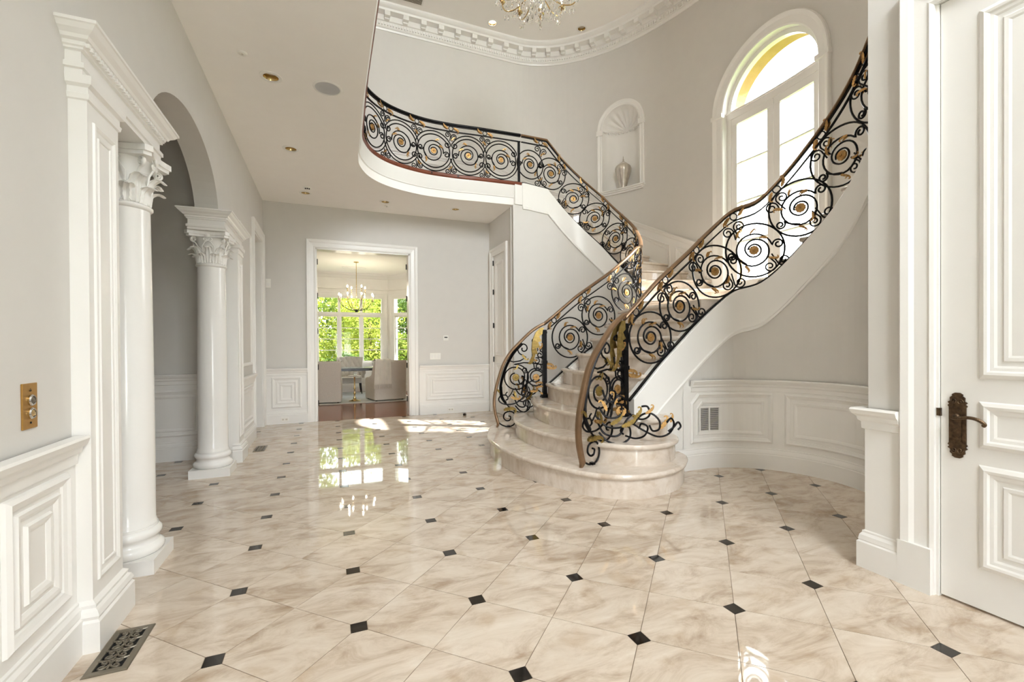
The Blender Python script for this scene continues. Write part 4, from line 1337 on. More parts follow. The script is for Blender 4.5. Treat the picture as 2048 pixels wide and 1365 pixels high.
def newel(path, s, zfoot, ztop, parent):
    p = path.M(s, 0, 0)
    ax = path.M(s + 0.02, 0, 0) - path.M(s - 0.02, 0, 0); ax.normalize()
    nn = path.M(s, 0, 1) - p
    def ringed(hw, z0, z1, mb):
        c = [p + ax * (a * hw) + nn * (b * hw) for a, b in ((-1, -1), (1, -1), (1, 1), (-1, 1))]
        mb.add([q + Z * z0 for q in c] + [q + Z * z1 for q in c], [(3, 2, 1, 0), (4, 5, 6, 7), (0, 1, 5, 4), (1, 2, 6, 5), (2, 3, 7, 6), (3, 0, 4, 7)])
    nw = MB(); ringed(0.028, zfoot + 0.02, ztop, nw)
    post = nw.build('newel_post', 'iron', parent)
    b = MB(); ringed(0.052, zfoot, zfoot + 0.018, b); ringed(0.044, zfoot + 0.018, zfoot + 0.03, b); ringed(0.036, zfoot + 0.03, zfoot + 0.042, b)
    b.build('foot_plate', 'iron', post)
    b = MB(); ringed(0.035, zfoot + 0.46, zfoot + 0.50, b)
    b.build('collar', 'iron', post)
    b = MB(); ringed(0.032, ztop - 0.05, ztop - 0.02, b)
    b.build('cap', 'iron', post)

# volute at the foot of the railing, in (distance u before the newel, height)
V_HAND = [(0.0, 1.615), (0.11, 1.555), (0.20, 1.488), (0.34, 1.353), (0.46, 1.225), (0.555, 1.07), (0.625, 0.87), (0.670, 0.69), (0.685, 0.55), (0.675, 0.42), (0.648, 0.31), (0.635, 0.26), (0.655, 0.215), (0.69, 0.195)]
def volute_end(path, parent, spray_side):
    flip2 = lambda P: [(-u, z) for u, z in P]
    Hc = catmull([(-u, z, 0) for u, z in V_HAND], 8)
    # handrail bent down to the first tread
    prof = [(-0.030, -0.012), (-0.033, 0.0), (-0.028, 0.014), (-0.012, 0.022), (0.012, 0.022), (0.028, 0.014), (0.033, 0.0), (0.030, -0.012), (0.014, -0.020), (-0.014, -0.020)]
    vs, m = [], len(prof)
    for i, p in enumerate(Hc):
        t = (Hc[min(i + 1, len(Hc) - 1)] - Hc[max(i - 1, 0)]); t.normalize()
        nx, nz = t.y, -t.x
        if i == 0: nx, nz = 0.45, 0.9
        k = 1 if i < len(Hc) - 16 else max(0.35, (len(Hc) - 1 - i) / 16)
        for dh, dn in prof:
            vs.append(path.M(p.x + nx * dn * k, p.y + nz * dn * k, dh * k))
    n = len(Hc) - 1
    fs = [(i * m + j, (i + 1) * m + j, (i + 1) * m + (j + 1) % m, i * m + (j + 1) % m) for i in range(n) for j in range(m)]
    fs += [tuple(range(m)), tuple(n * m + k for k in range(m - 1, -1, -1))]
    MB().add(vs, fs).build('handrail_end', 'handrail', parent, smooth=True, ang=40)
    def B(P, r=BAR, nm='scroll', n=8):
        return bar(path, [(p.x, p.y) for p in catmull([(-u, z, 0) for u, z in P], 6)], r).build(nm, 'iron', parent, smooth=True, ang=60)
    def BS(P, r=BAR, nm='scroll'):
        return bar(path, [(-u, z) for u, z in P], r).build(nm, 'iron', parent, smooth=True, ang=60)
    # heavy stile following the handrail
    B([(0.30, 1.345), (0.42, 1.215), (0.515, 1.05), (0.575, 0.88), (0.600, 0.74), (0.585, 0.62), (0.53, 0.54)], BAR * 2.2, 'stile')
    # upper hook under the handrail
    BS([(0.505, 1.12), (0.42, 1.095), (0.33, 1.11), (0.25, 1.16)] + spiral2((0.285, 1.275), 0.085, 0.016, -0.95, 1.25), BAR)
    BS(spiral2((0.145, 1.385), 0.035, 0.012, 1.9, 1.2)[::-1] + [(0.10, 1.33), (0.09, 1.24)], BAR * 0.8)
    # the two rosette circles
    BS([(0.02, 1.055), (0.14, 1.075), (0.28, 1.085)] + spiral2((0.39, 0.885), 0.178, 0.155, 1.45, 0.83) + spiral2((0.39, 0.885), 0.155, 0.06, 1.45 + 0.83 * 2 * PI, 1.15)[1:], BAR)
    BS([(0.235, 0.70), (0.238, 0.80)] + spiral2((0.115, 0.885), 0.122, 0.118, 2.75, 0.75, hand=-1) + spiral2((0.115, 0.885), 0.118, 0.055, 2.75 - 0.75 * 2 * PI, 1.1, hand=-1)[1:], BAR)
    rosette(path, (-0.39, 0.885), 0.048, parent, 'olive')
    rosette(path, (-0.115, 0.885), 0.046, parent)
    BS(spiral2((0.265, 0.985), 0.042, 0.012, -2.6, 1.3)[::-1] + [(0.235, 0.90), (0.237, 0.80)], BAR * 0.9)
    # curls around the post
    BS([(0.03, 1.30), (0.06, 1.24)] + spiral2((0.062, 1.19), 0.05, 0.014, 1.6, 1.3), BAR * 0.9)
    BS([(0.165, 1.20), (0.155, 1.10), (0.14, 1.03)] + spiral2((0.085, 1.03), 0.058, 0.014, 0.0, 1.35, hand=-1), BAR * 0.9)
    BS([(0.02, 1.12), (0.05, 1.16), (0.09, 1.15)] + spiral2((0.105, 1.105), 0.045, 0.012, 1.2, 1.2), BAR * 0.8)
    # lower S scroll and foot circle
    B([(0.585, 0.76), (0.57, 0.62), (0.50, 0.50), (0.40, 0.43), (0.30, 0.41), (0.22, 0.45), (0.20, 0.52), (0.235, 0.575), (0.285, 0.56), (0.285, 0.515), (0.255, 0.505)], BAR)
    B([(0.24, 0.72), (0.29, 0.62), (0.38, 0.545), (0.47, 0.52), (0.57, 0.53), (0.625, 0.58), (0.60, 0.635), (0.53, 0.645), (0.50, 0.60), (0.53, 0.575)], BAR)
    B([(0.43, 0.72), (0.46, 0.66), (0.50, 0.62), (0.53, 0.66), (0.505, 0.69)], BAR * 0.8)
    B([(0.22, 0.76), (0.20, 0.68), (0.24, 0.62), (0.31, 0.64), (0.31, 0.70), (0.26, 0.71)], BAR * 0.8)
    B([(0.66, 0.34), (0.62, 0.27), (0.55, 0.228), (0.48, 0.222), (0.42, 0.25), (0.395, 0.32), (0.42, 0.40), (0.48, 0.425), (0.545, 0.40), (0.56, 0.34), (0.52, 0.30), (0.475, 0.31), (0.465, 0.35), (0.495, 0.365)], BAR * 1.05)
    MB().mbox(lambda a, b, h: path.M(a, b, h), -0.515, -0.475, Z1, Z1 + 0.022, -0.02, 0.02).build('foot', 'iron', parent)
    # gilded leaves
    big = [(0.01, 1.56), (0.06, 1.555), (0.12, 1.49), (0.165, 1.38), (0.175, 1.26), (0.165, 1.18), (0.20, 1.10), (0.235, 1.07), (0.19, 1.06), (0.15, 1.10), (0.125, 1.20), (0.095, 1.20), (0.115, 1.28), (0.06, 1.29), (0.09, 1.36), (0.04, 1.38), (0.075, 1.44), (0.03, 1.47)]
    mb = MB()
    for q in (1, -1):
        mb.slab([[(-u, z) for u, z in big]], lambda a, b, h: path.M(a, b, q * (h + 0.012 + 0.03 * sin((b - 1.06) * 6.2))), 0.0, 0.008)
    mb.build('large_leaf', 'olive', parent, label='large gilded acanthus leaf beside the newel post')
    for u, z, a, k, f, mt in ((0.30, 1.20, -1.3, 0.10, 0, 'olive'), (0.36, 1.06, -1.7, 0.08, 1, 'olive'), (0.10, 1.10, 2.4, 0.09, 0, 'gold'), (0.0, 1.06, 0.3, 0.12, 1, 'gold'), (-0.03, 1.03, -0.6, 0.13, 0, 'gold'), (0.02, 0.80, 2.6, 0.09, 0, 'gold'), (0.59, 0.66, 2.0, 0.10, 0, 'olive'), (0.42, 0.70, -0.9, 0.10, 1, 'olive'), (0.46, 0.62, -0.6, 0.12, 0, 'gold'), (0.56, 0.44, 0.5, 0.16, 1, 'olive'), (0.20, 0.70, -0.4, 0.10, 0, 'gold'), (0.12, 0.74, 0.6, 0.10, 1, 'gold'), (0.06, 0.68, -0.8, 0.09, 0, 'gold'), (0.08, 1.26, 0.5, 0.09, 0, 'gold')):
        leaf(path, (-u, z), a, k, bool(f), parent, mt, h0=0.006)
    # spray of scrolls reaching out over the second tread beside the post
    o = path.M(-0.40, 0.0, 0)
    e = Vector((2.93, YC + spray_side * (4.635 - 3.30), 0))
    d = (e - o)
    Ls = d.length
    d.normalize()
    def SP(P, r, nm='spray_scroll', mt='iron'):
        return MB().tube([o + d * (p.x * Ls) + Z * p.y + d.cross(Z) * (0.03 * sin(p.x * 9)) for p in catmull([(a, b, 0) for a, b in P], 6)], r, 6).build(nm, mt, parent, smooth=True, ang=60)
    SP([(0.0, 0.50), (0.12, 0.42), (0.30, 0.40), (0.42, 0.45), (0.42, 0.54), (0.34, 0.56), (0.29, 0.52), (0.33, 0.485)], BAR)
    SP([(-0.05, 0.66), (0.10, 0.56), (0.28, 0.55), (0.44, 0.58), (0.60, 0.52), (0.78, 0.47), (0.93, 0.50), (1.0, 0.58), (0.96, 0.64), (0.90, 0.60)], BAR)
    SP([(0.30, 0.74), (0.44, 0.66), (0.58, 0.62), (0.68, 0.66), (0.66, 0.74), (0.58, 0.74)], BAR)
    SP([(0.48, 0.58), (0.58, 0.66), (0.70, 0.68), (0.80, 0.62), (0.80, 0.54), (0.72, 0.52), (0.68, 0.57)], BAR)
    SP([(0.0, 0.74), (0.08, 0.66), (0.20, 0.64), (0.30, 0.68), (0.30, 0.76), (0.23, 0.77)], BAR)
    SP([(-0.02, 0.60), (0.06, 0.50), (0.20, 0.47), (0.30, 0.50), (0.36, 0.60), (0.46, 0.66), (0.56, 0.62)], BAR)
    SP([(0.36, 0.47), (0.50, 0.44), (0.62, 0.47), (0.66, 0.55), (0.58, 0.58), (0.55, 0.53)], BAR)
    SP([(0.05, 0.90), (0.10, 0.80), (0.20, 0.80), (0.22, 0.88), (0.15, 0.90)], BAR)
    SP([(0.92, 0.52), (1.0, 0.56), (1.06, 0.60), (1.10, 0.56), (1.06, 0.53)], BAR)
    SP([(0.15, 0.64), (0.18, 0.76), (0.25, 0.84), (0.34, 0.82), (0.35, 0.74), (0.28, 0.72)], BAR)
    for a, b, an, k, mt in ((0.15, 0.58, 0.2, 0.13, 'olive'), (0.30, 0.56, 0.1, 0.15, 'olive'), (0.46, 0.63, 0.5, 0.12, 'olive'), (0.62, 0.68, 0.3, 0.10, 'gold'), (0.80, 0.54, 0.5, 0.13, 'gold'), (0.95, 0.60, 0.9, 0.08, 'gold'), (0.22, 0.76, 1.3, 0.12, 'gold'), (0.10, 0.70, 1.6, 0.11, 'gold')):
        mb = MB()
        P = [(a * Ls + k * (x * cos(an) - y * sin(an)), b + k * (x * sin(an) + y * cos(an))) for x, y in LEAF2]
        mb.slab([P], lambda s, z, h: o + d * s + Z * z + d.cross(Z) * h, 0.012, 0.020)
        mb.build('leaf', mt, parent)
    pr_ = Path([(o.x, o.y), (e.x, e.y)], side=1)
    rosette(pr_, (0.30 * Ls, 0.70), 0.05, parent)

def balustrade_set(path, zt, zb, cs, R, parent, flips=None):
    for i, s in enumerate(cs):
        fl = (flips[i] if flips else 1)
        scroll_panel(path, zt, zb, s, R[i] if isinstance(R, list) else R, parent, fl, not isinstance(R, list))
    for i, (a, b) in enumerate(zip(cs, cs[1:])):
        corner_curls(path, zt, zb, (a + b) / 2, 0.27, parent, 1 if i % 2 else -1, 0.8 if not isinstance(R, list) else 1.0)
        frieze_ring(path, zt, (a + b) / 2, parent)

# right railing
rr = thing('stair_railing', 'black wrought iron railing with gilded leaves along the right flight, nearest to the camera', 'railing', (2.70, 3.73, Z1), 'scrolled wrought iron railings')
rails(R_PATH, ztR, zbR, 0.0, SR1, rr, low0=0.03, tb0=0.02)
newel(R_PATH, 0.0, Z3, 1.53, rr)
RC = [0.32, 0.70, 1.155, 1.56, 1.985, 2.36, 2.72]
balustrade_set(R_PATH, ztR, zbR, RC, [0.262, 0.262, 0.28, 0.285, 0.285, 0.285, 0.28], rr)
frieze_ring(R_PATH, ztR, 0.14, rr)
volute_end(R_PATH, rr, -1)
# left railing up to the balcony corner
lr = thing('stair_railing', 'black wrought iron railing along the left flight, curling back up to the balcony', 'railing', (2.70, 5.54, Z1), 'scrolled wrought iron railings')
rails(L_PATH, ztL, zbL, 0.0, S_L1 - 0.02, lr, low0=0.03, tb0=0.02)
newel(L_PATH, 0.0, Z3, 1.53, lr)
LC = [0.40, 0.868, 1.372, 1.80, 2.20, 2.58, 2.942, 3.35, 3.743, 4.18, 4.60]
balustrade_set(L_PATH, ztL, zbL, LC, [0.28, 0.275, 0.28, 0.27, 0.26, 0.26, 0.27, 0.28, 0.285, 0.285, 0.255], lr)
frieze_ring(L_PATH, ztL, 0.15, lr)
volute_end(L_PATH, lr, 1)
# balcony railing
br_ = thing('balcony_railing', 'level black wrought iron balcony railing with gilded rosettes above the cherry edge', 'railing', (1.9, 7.47, ZU), 'scrolled wrought iron railings')
ztB = lambda s: ZBR
zbB = lambda s: ZU
rails(B_PATH, ztB, zbB, 0.0, 5.2, br_, hand_mat='iron')
p0 = B_PATH.M(0.03, 0, 0)
MB().box(p0.x - 0.018, p0.x + 0.018, p0.y - 0.018, p0.y + 0.018, ZU, ZBR - 0.14).build('end_post', 'iron', br_)
BC = [0.36, 0.94, 1.535, 2.10, 2.68, 3.25, 3.80, 4.4]
balustrade_set(B_PATH, ztB, zbB, BC, 0.275, br_, [-1, 1, -1, 1, -1, 1, -1, 1])
# ================================================================== FIXTURES IN THE FOYER
def bevel(o, w=0.01, seg=2):
    m = o.modifiers.new('edge', 'BEVEL'); m.width = w; m.segments = seg; m.limit_method = 'ANGLE'
    return o
# recessed brass downlights (holes are cut in the ceiling slab at these places)
def downlight(x, y, z, label, lit=False, r=0.075, grp='recessed ceiling downlights'):
    t = thing('downlight', label, 'downlight', (x, y, z), grp)
    ring = [(r * 0.86, 0.0), (r * 0.88, -0.006), (r * 1.25, -0.004), (r * 1.27, 0.0)]
    MB().lathe(ring, 28).build('trim_ring', 'white', t, local=True, smooth=True, ang=60)
    MB().lathe([(r * 0.90, -0.003), (r * 0.88, 0.02), (r * 0.84, 0.06), (r * 0.82, 0.06), (r * 0.86, 0.0), (r * 0.90, -0.003)], 28).build('reflector', 'brass', t, local=True, smooth=True, ang=60)
    MB().lathe([(0.0, 0.05), (r * 0.84, 0.05), (r * 0.84, 0.065), (0, 0.065)], 24).build('lens', 'lamp' if lit else 'glassunlit', t, local=True, smooth=True)
    return t
for x, y, z, lab in ((-0.48, 4.71, ZC, 'brass recessed downlight next to the round ceiling speaker'),
                     (-0.43, 6.32, ZC, 'brass recessed downlight midway along the left wall'),
                     (-0.34, 8.04, ZC, 'brass recessed downlight just in front of the small camera dome'),
                     (0.90, 8.04, ZC, 'brass recessed downlight above the dining-room opening'),
                     (2.13, 8.01, ZC, 'brass recessed downlight nearest to the narrow closet door')):
    downlight(x, y, z, lab)
downlight(2.985, 8.35, ZT, 'lit recessed downlight in the high ceiling left of the crystal chandelier', True, 0.085)
downlight(4.68, 7.83, ZT, 'unlit recessed downlight in the high ceiling right of the crystal chandelier', False, 0.085)
t = thing('ceiling_speaker', 'round white ceiling speaker with flat grille', 'speaker', (0.0, 4.71, ZC))
MB().lathe([(0.110, 0.0), (0.112, -0.007), (0.128, -0.006), (0.132, 0.0)], 36).build('trim_ring', 'white', t, local=True, smooth=True, ang=60)
MB().lathe([(0.0, -0.003), (0.112, -0.005), (0.112, 0.0), (0, 0.0)], 36).build('grille', plain('speaker_mesh', (206, 206, 208), 0.7, bump=0.6, bscale=500), t, local=True, smooth=True)
t = thing('ceiling_sensor', 'small flat white sensor disc on the ceiling near the left wall', 'sensor', (-0.66, 4.41, ZC))
MB().lathe([(0.0, -0.012), (0.030, -0.012), (0.036, -0.006), (0.036, 0.0), (0, 0)], 24).build('cover', 'plastic', t, local=True, smooth=True, ang=50)
MB().lathe([(0.0, -0.016), (0.008, -0.016), (0.008, -0.012), (0, -0.012)], 12).build('lens', 'glassunlit', t, local=True)
t = thing('camera_dome', 'small white ceiling camera with dark lenses', 'camera', (-0.30, 7.75, ZC))
MB().lathe([(0.0, -0.05), (0.045, -0.04), (0.055, -0.02), (0.06, 0.0), (0, 0)], 24).build('housing', 'plastic', t, local=True, smooth=True)
for a in (-0.6, 0.0, 0.6):
    MB().lathe([(0, -0.012), (0.013, -0.008), (0.013, 0.006), (0, 0.006)], 10, o=(0.042 * sin(a), -0.042 * cos(a), -0.030)).build('lens', 'black', t, local=True, smooth=True)
t = thing('sprinkler_head', 'small round sprinkler cap on the ceiling by the dining-room opening', 'sprinkler', (0.95, 8.26, ZC))
MB().lathe([(0.0, -0.010), (0.035, -0.008), (0.04, 0.0), (0, 0)], 20).build('cap', 'plastic', t, local=True, smooth=True)
MB().lathe([(0.0, -0.018), (0.012, -0.018), (0.012, -0.008), (0, -0.008)], 12).build('deflector', 'steel', t, local=True)
t = thing('ceiling_vent', 'slotted grey air vent in the high ceiling', 'vent', (1.42, 8.30, ZT))
MB().box(-0.22, 0.22, -0.11, 0.11, -0.012, 0).build('frame', 'white', t, local=True)
for k in range(7):
    MB().box(-0.19, 0.19, -0.085 + k * 0.026, -0.070 + k * 0.026, -0.016, -0.010).build('slat', 'pewter', t, local=True)

# brass call plate on the left wall
t = thing('call_plate', 'brass elevator call plate with two round buttons', 'wall plate', (XW, 2.23, 1.015))
PM = flatM((XW, 2.185, 1.02), (0, 1, 0), (1, 0, 0))
bevel(MB().mbox(PM, 0, 0.09, 0, 0.168, 0, 0.006).build('plate', 'plate', t), 0.0015, 1)
for zc, mt, nm in ((0.105, 'glassunlit', 'button'), (0.057, 'brass', 'button')):
    MB().lathe([(0.015, 0.0), (0.020, 0.0), (0.021, 0.006), (0.018, 0.010), (0.014, 0.009), (0.014, 0.0)], 24, M=lambda p: PM(0.046 + p.x, zc + p.y, 0.006 + p.z)).build('button_ring', 'steel', t, smooth=True)
    MB().lathe([(0.0, 0.009), (0.012, 0.008), (0.0145, 0.004), (0.0145, 0.0), (0, 0)], 24, M=lambda p: PM(0.046 + p.x, zc + p.y, 0.006 + p.z)).build(nm, 'pewter' if mt == 'glassunlit' else mt, t, smooth=True)
MB().lathe([(0.0, 0.003), (0.004, 0.002), (0.004, 0), (0, 0)], 10, M=lambda p: PM(0.046 + p.x, 0.022 + p.y, 0.006 + p.z)).build('keyhole', 'black', t)
mb = MB()      # small engraved tree-like symbol above the buttons
mb.tube([PM(0.046, 0.137, 0.007), PM(0.046, 0.149, 0.007)], 0.0009, 5)
for q in (-1, 1):
    mb.tube([PM(0.046, 0.140, 0.007), PM(0.046 + q * 0.004, 0.138, 0.007), PM(0.046 + q * 0.0045, 0.143, 0.007)], 0.0009, 5)
mb.build('engraving', 'darkbronze', t)

# electrical plates on the back wall
def wall_plate(name, label, cat, x, z, w, h, parts, mt='plastic'):
    t = thing(name, label, cat, (x, YB - 0.0, z))
    M = flatM((x, YB, z), (1, 0, 0), (0, -1, 0))
    bevel(MB().mbox(M, -w / 2, w / 2, -h / 2, h / 2, 0.0, 0.008).build('plate', mt, t), 0.002, 1)
    for (a, b, ww, hh, d, m2, nm) in parts:
        MB().mbox(M, a - ww / 2, a + ww / 2, b - hh / 2, b + hh / 2, 0.008, 0.008 + d).build(nm, m2, t)
    return t
wall_plate('light_switch', 'white triple rocker light switch on the back wall', 'light switch', 1.89, 1.12, 0.21, 0.125, [(-0.062, 0, 0.034, 0.07, 0.004, 'white', 'rocker'), (0, 0, 0.034, 0.07, 0.004, 'white', 'rocker'), (0.062, 0, 0.034, 0.07, 0.004, 'white', 'rocker')])
wall_plate('thermostat', 'small cream thermostat with dark display above the light switch', 'thermostat', 2.10, 1.475, 0.10, 0.10, [(0, 0.012, 0.06, 0.02, 0.006, 'black', 'display'), (0, -0.022, 0.06, 0.024, 0.004, 'white', 'button_panel')])
wall_plate('motion_sensor', 'small white box sensor on the back wall beside the left corner', 'sensor', -0.955, 2.40, 0.075, 0.15, [(0, -0.02, 0.05, 0.05, 0.012, 'white', 'lens')])
for x, lab in ((-0.72, 'white wall outlet in the baseboard left of the dining-room opening'), (2.18, 'white wall outlet in the baseboard right of the dining-room opening')):
    t = thing('wall_outlet', lab, 'outlet', (x, YB - 0.042, 0.075), 'baseboard outlets')
    M = flatM((x, YB - 0.042, 0.075), (1, 0, 0), (0, -1, 0))
    bevel(MB().mbox(M, -0.06, 0.06, -0.037, 0.037, 0, 0.006).build('plate', 'plastic', t), 0.002, 1)
    for q in (-1, 1):
        MB().mbox(M, q * 0.026 - 0.016, q * 0.026 + 0.016, -0.014, 0.014, 0.006, 0.008).build('socket', 'glassunlit', t)
t = thing('door_stop', 'small dark dome door stop on the floor by the back wall', 'door stop', (2.35, 8.28, 0))
MB().lathe([(0.0, 0.045), (0.018, 0.04), (0.026, 0.028), (0.028, 0.012), (0.028, 0.0), (0, 0)], 20).build('dome', 'darkbronze', t, local=True, smooth=True)
MB().lathe([(0.028, 0.014), (0.033, 0.02), (0.033, 0.028), (0.027, 0.032)], 20).build('rubber_ring', 'black', t, local=True, smooth=True)

# scrolled floor registers
def register(x0, x1, y0, y1, label):
    cx, cy = (x0 + x1) / 2, (y0 + y1) / 2
    t = thing('floor_register', label, 'floor vent', (cx, cy, 0), 'scrolled metal floor registers')
    w, l = (x1 - x0) / 2, (y1 - y0) / 2
    MB().sweep([(-w, -l), (w, -l), (w, l), (-w, l)], [(0, 0.0005), (0, 0.003), (0.004, 0.007), (0.026, 0.006), (0.027, 0.001)], XY, closed=True).build('frame', 'pewter', t, local=True)
    MB().box(-w + 0.01, w - 0.01, -l + 0.01, l - 0.01, 0.0003, 0.0012).build('opening', 'duct_shade', t, local=True)  # no hole here: thin black sheet painted as shade under the scrolls
    iw, il = w - 0.026, l - 0.026
    n = 4
    for k in range(n):
        yc = -il + (k + 0.5) * 2 * il / n
        dy = il / n
        mb = MB()
        for q in (-1, 1):
            for e in (-1, 1):
                pts = [(0, yc, 0.005)] + [(q * (0.45 * iw + 0.36 * iw * (1 - tt * 0.8) * cos(2 * PI * tt * 1.2 + PI)), yc + e * (0.42 * dy + 0.42 * dy * (1 - tt * 0.75) * sin(2 * PI * tt * 1.2 - 0.4)), 0.005) for tt in [i / 18 for i in range(19)]]
                mb.tube(pts, 0.0042, 5)
        mb.tube([(-iw - 0.004, yc + dy, 0.005), (-iw * 0.4, yc + dy * 0.72, 0.005), (0, yc + dy, 0.005), (iw * 0.4, yc + dy * 0.72, 0.005), (iw + 0.004, yc + dy, 0.005)], 0.004, 5)
        mb.tube([(0, yc - dy, 0.005), (0, yc + dy, 0.005)], 0.004, 5)
        mb.build('scroll', 'pewter', t, local=True, smooth=True)
    return t
register(-0.925, -0.775, 2.31, 2.64, 'scrolled grey floor register beside the near pilaster')
register(-0.905, -0.775, 6.50, 6.84, 'scrolled grey floor register far off beyond the second column')

# lidded urn in the niche
p = OM(SN, N_SILL, -0.10)
t = thing('lidded_urn', 'silver mercury glass urn with lid standing in the wall niche', 'urn', tuple(p))
t.scale = (1.12, 1.12, 1.14)
flute = lambda a, r, z: 1 + (0.025 * cos(12 * a) if 0.05 < z < 0.40 else 0)
MB().lathe([(0, 0), (0.068, 0), (0.070, 0.012), (0.058, 0.03), (0.062, 0.08), (0.085, 0.17), (0.120, 0.28), (0.140, 0.345), (0.142, 0.39), (0.128, 0.43), (0.092, 0.46), (0.066, 0.468), (0, 0.468)], 48, wob=flute).build('body', 'vase', t, local=True, smooth=True, ang=60)
MB().lathe([(0, 0.466), (0.070, 0.466), (0.072, 0.476), (0.050, 0.492), (0.022, 0.512), (0.012, 0.53), (0.016, 0.545), (0.008, 0.556), (0.005, 0.60), (0.0, 0.612)], 32).build('lid', 'vase', t, local=True, smooth=True, ang=60)

# crystal chandelier in the rotunda
CHX, CHY = 2.36, 4.98
t = thing('crystal_chandelier', 'crystal and gilt chandelier hanging from the high ceiling', 'chandelier', (CHX, CHY, 5.42))
def L(x, y, z): return Vector((x, y, z))
cz = 0.0
MB().lathe([(0.0, 0.10), (0.02, 0.11), (0.035, 0.15), (0.02, 0.19), (0.05, 0.24), (0.07, 0.30), (0.035, 0.36), (0.02, 0.45), (0.03, 0.60), (0.055, 0.72), (0.02, 0.85), (0.012, 1.0), (0.012, 2.13), (0.09, 2.17), (0.09, 2.20), (0, 2.20)], 20).build('stem', 'brass', t, local=True, smooth=True)
MB().lathe([(0.0, -0.02), (0.035, 0.01), (0.045, 0.04), (0.02, 0.075), (0.0, 0.085)], 10).build('finial_ball', 'crystal', t, local=True)
drop_me = MB().lathe([(0.0, -0.07), (0.010, -0.055), (0.017, -0.035), (0.012, -0.012), (0.003, 0.0), (0, 0)], 6).mesh('crystal_drop', 'crystal')
bead_me = MB().lathe([(0.0, -0.010), (0.010, 0.0), (0.0, 0.010)], 6).mesh('crystal_bead', 'crystal')
for tier, (nn_, rad, zarm, zc) in enumerate(((12, 0.56, 0.16, 0.36), (8, 0.34, 0.42, 0.66))):
    for k in range(nn_):
        a = 2 * PI * (k + 0.5 * tier) / nn_
        ca, sa = cos(a), sin(a)
        pts = [L(0.05 * ca, 0.05 * sa, zc - 0.10), L(0.3 * rad * ca, 0.3 * rad * sa, zarm + 0.02), L(0.6 * rad * ca, 0.6 * rad * sa, zarm - 0.03), L(0.88 * rad * ca, 0.88 * rad * sa, zarm + 0.02), L(rad * ca, rad * sa, zc - 0.06)]
        arm = MB().tube(catmull(pts, 6), 0.008, 6).build('arm', 'brass', t, local=True, smooth=True)
        MB().lathe([(0.0, 0.0), (0.035, 0.008), (0.045, 0.022), (0.04, 0.022), (0.012, 0.014), (0.012, 0.10), (0, 0.10)], 14, o=(rad * ca, rad * sa, zc - 0.06)).build('candle_cup', 'brass', arm, local=True, smooth=True)
        MB().lathe([(0.0, 0.0), (0.012, 0.012), (0.015, 0.028), (0.009, 0.05), (0.0, 0.072)], 10, o=(rad * ca, rad * sa, zc + 0.04)).build('bulb', 'bulb', arm, local=True, smooth=True)
        for (q, dz) in ((1.0, -0.065), (0.90, -0.02 + zarm - zc), (0.80, -0.05 + zarm - zc), (0.68, -0.045 + zarm - zc), (0.55, -0.06 + zarm - zc), (0.40, -0.04 + zarm - zc)):
            inst('crystal_drop', drop_me, t, (rad * q * ca, rad * q * sa, zc + dz - 0.01))
        # bead swag to the next arm
        a2 = 2 * PI * (k + 1 + 0.5 * tier) / nn_
        for i in range(1, 8):
            f = i / 8
            aa = a + (a2 - a) * f
            zz = zc - 0.06 - 0.11 * (1 - (2 * f - 1) ** 2)
            inst('crystal_bead', bead_me, t, (rad * 0.97 * cos(aa), rad * 0.97 * sin(aa), zz))
            inst('crystal_bead', bead_me, t, (rad * 0.70 * cos(aa), rad * 0.70 * sin(aa), zz - 0.07))
for k in range(10):
    a = 2 * PI * k / 10
    for q, zz in ((0.10, 0.04), (0.10, 0.16), (0.20, 0.06), (0.20, 0.18), (0.30, 0.10), (0.30, 0.24), (0.42, 0.16), (0.50, 0.22)):
        inst('crystal_drop', drop_me, t, (q * cos(a + q), q * sin(a + q), zz))

# ================================================================== DINING ROOM
YD0, YD1, ZD = 8.92, 14.0, 3.44
struct(MB().box(-2.6, 4.2, 8.70, 14.6, -0.13, -0.001).build('floor_dining', 'hardwood'), 'glossy cherry hardwood floor of the dining room')
struct(MB().box(-2.6, 4.2, YD0 - 0.002, 14.4, ZD, ZD + 0.1).build('ceiling_dining', 'ceiling'), 'white dining-room ceiling')
DM = flatM((0, YD1, 0), (1, 0, 0), (0, -1, 0))
WX = [-0.95, -0.345, 0.26, 0.865, 1.47]
WZ0, WZT, WZ1 = 0.82, 2.27, 2.77
XCOR = 1.62
wd = struct(MB().slab([[(-2.6, 0), (XCOR, 0), (XCOR, ZD), (-2.6, ZD)], rect(WX[0], WZ0, WX[-1], WZ1)], DM, -0.2, 0).build('wall_dining_back', 'white'), 'white dining-room wall around the large garden window')
BU = Vector((0.7071, -0.7071, 0)); BN = Vector((-0.7071, -0.7071, 0))
AM = flatM((XCOR, YD1, 0), BU, BN)
wa = struct(MB().slab([[(0, 0), (1.5, 0), (1.5, ZD), (0, ZD)], rect(0.20, WZ0, 1.3, WZ1)], AM, -0.2, 0).build('wall_dining_bay', 'white'), 'angled white bay wall with a second garden window')
ex = XCOR + 1.5 * 0.7071; ey = YD1 - 1.5 * 0.7071
struct(MB().box(ex, ex + 0.2, YD0, ey, 0, ZD).build('wall_dining_right', 'white'))
struct(MB().box(-2.8, -2.6, YD0, 14.2, 0, ZD).build('wall_dining_left', 'white'))
P_CROWN = [(0, 0), (0.0, 0.10), (-0.03, 0.09), (-0.05, 0.06), (-0.10, 0.03), (-0.13, 0.012), (-0.14, 0)]
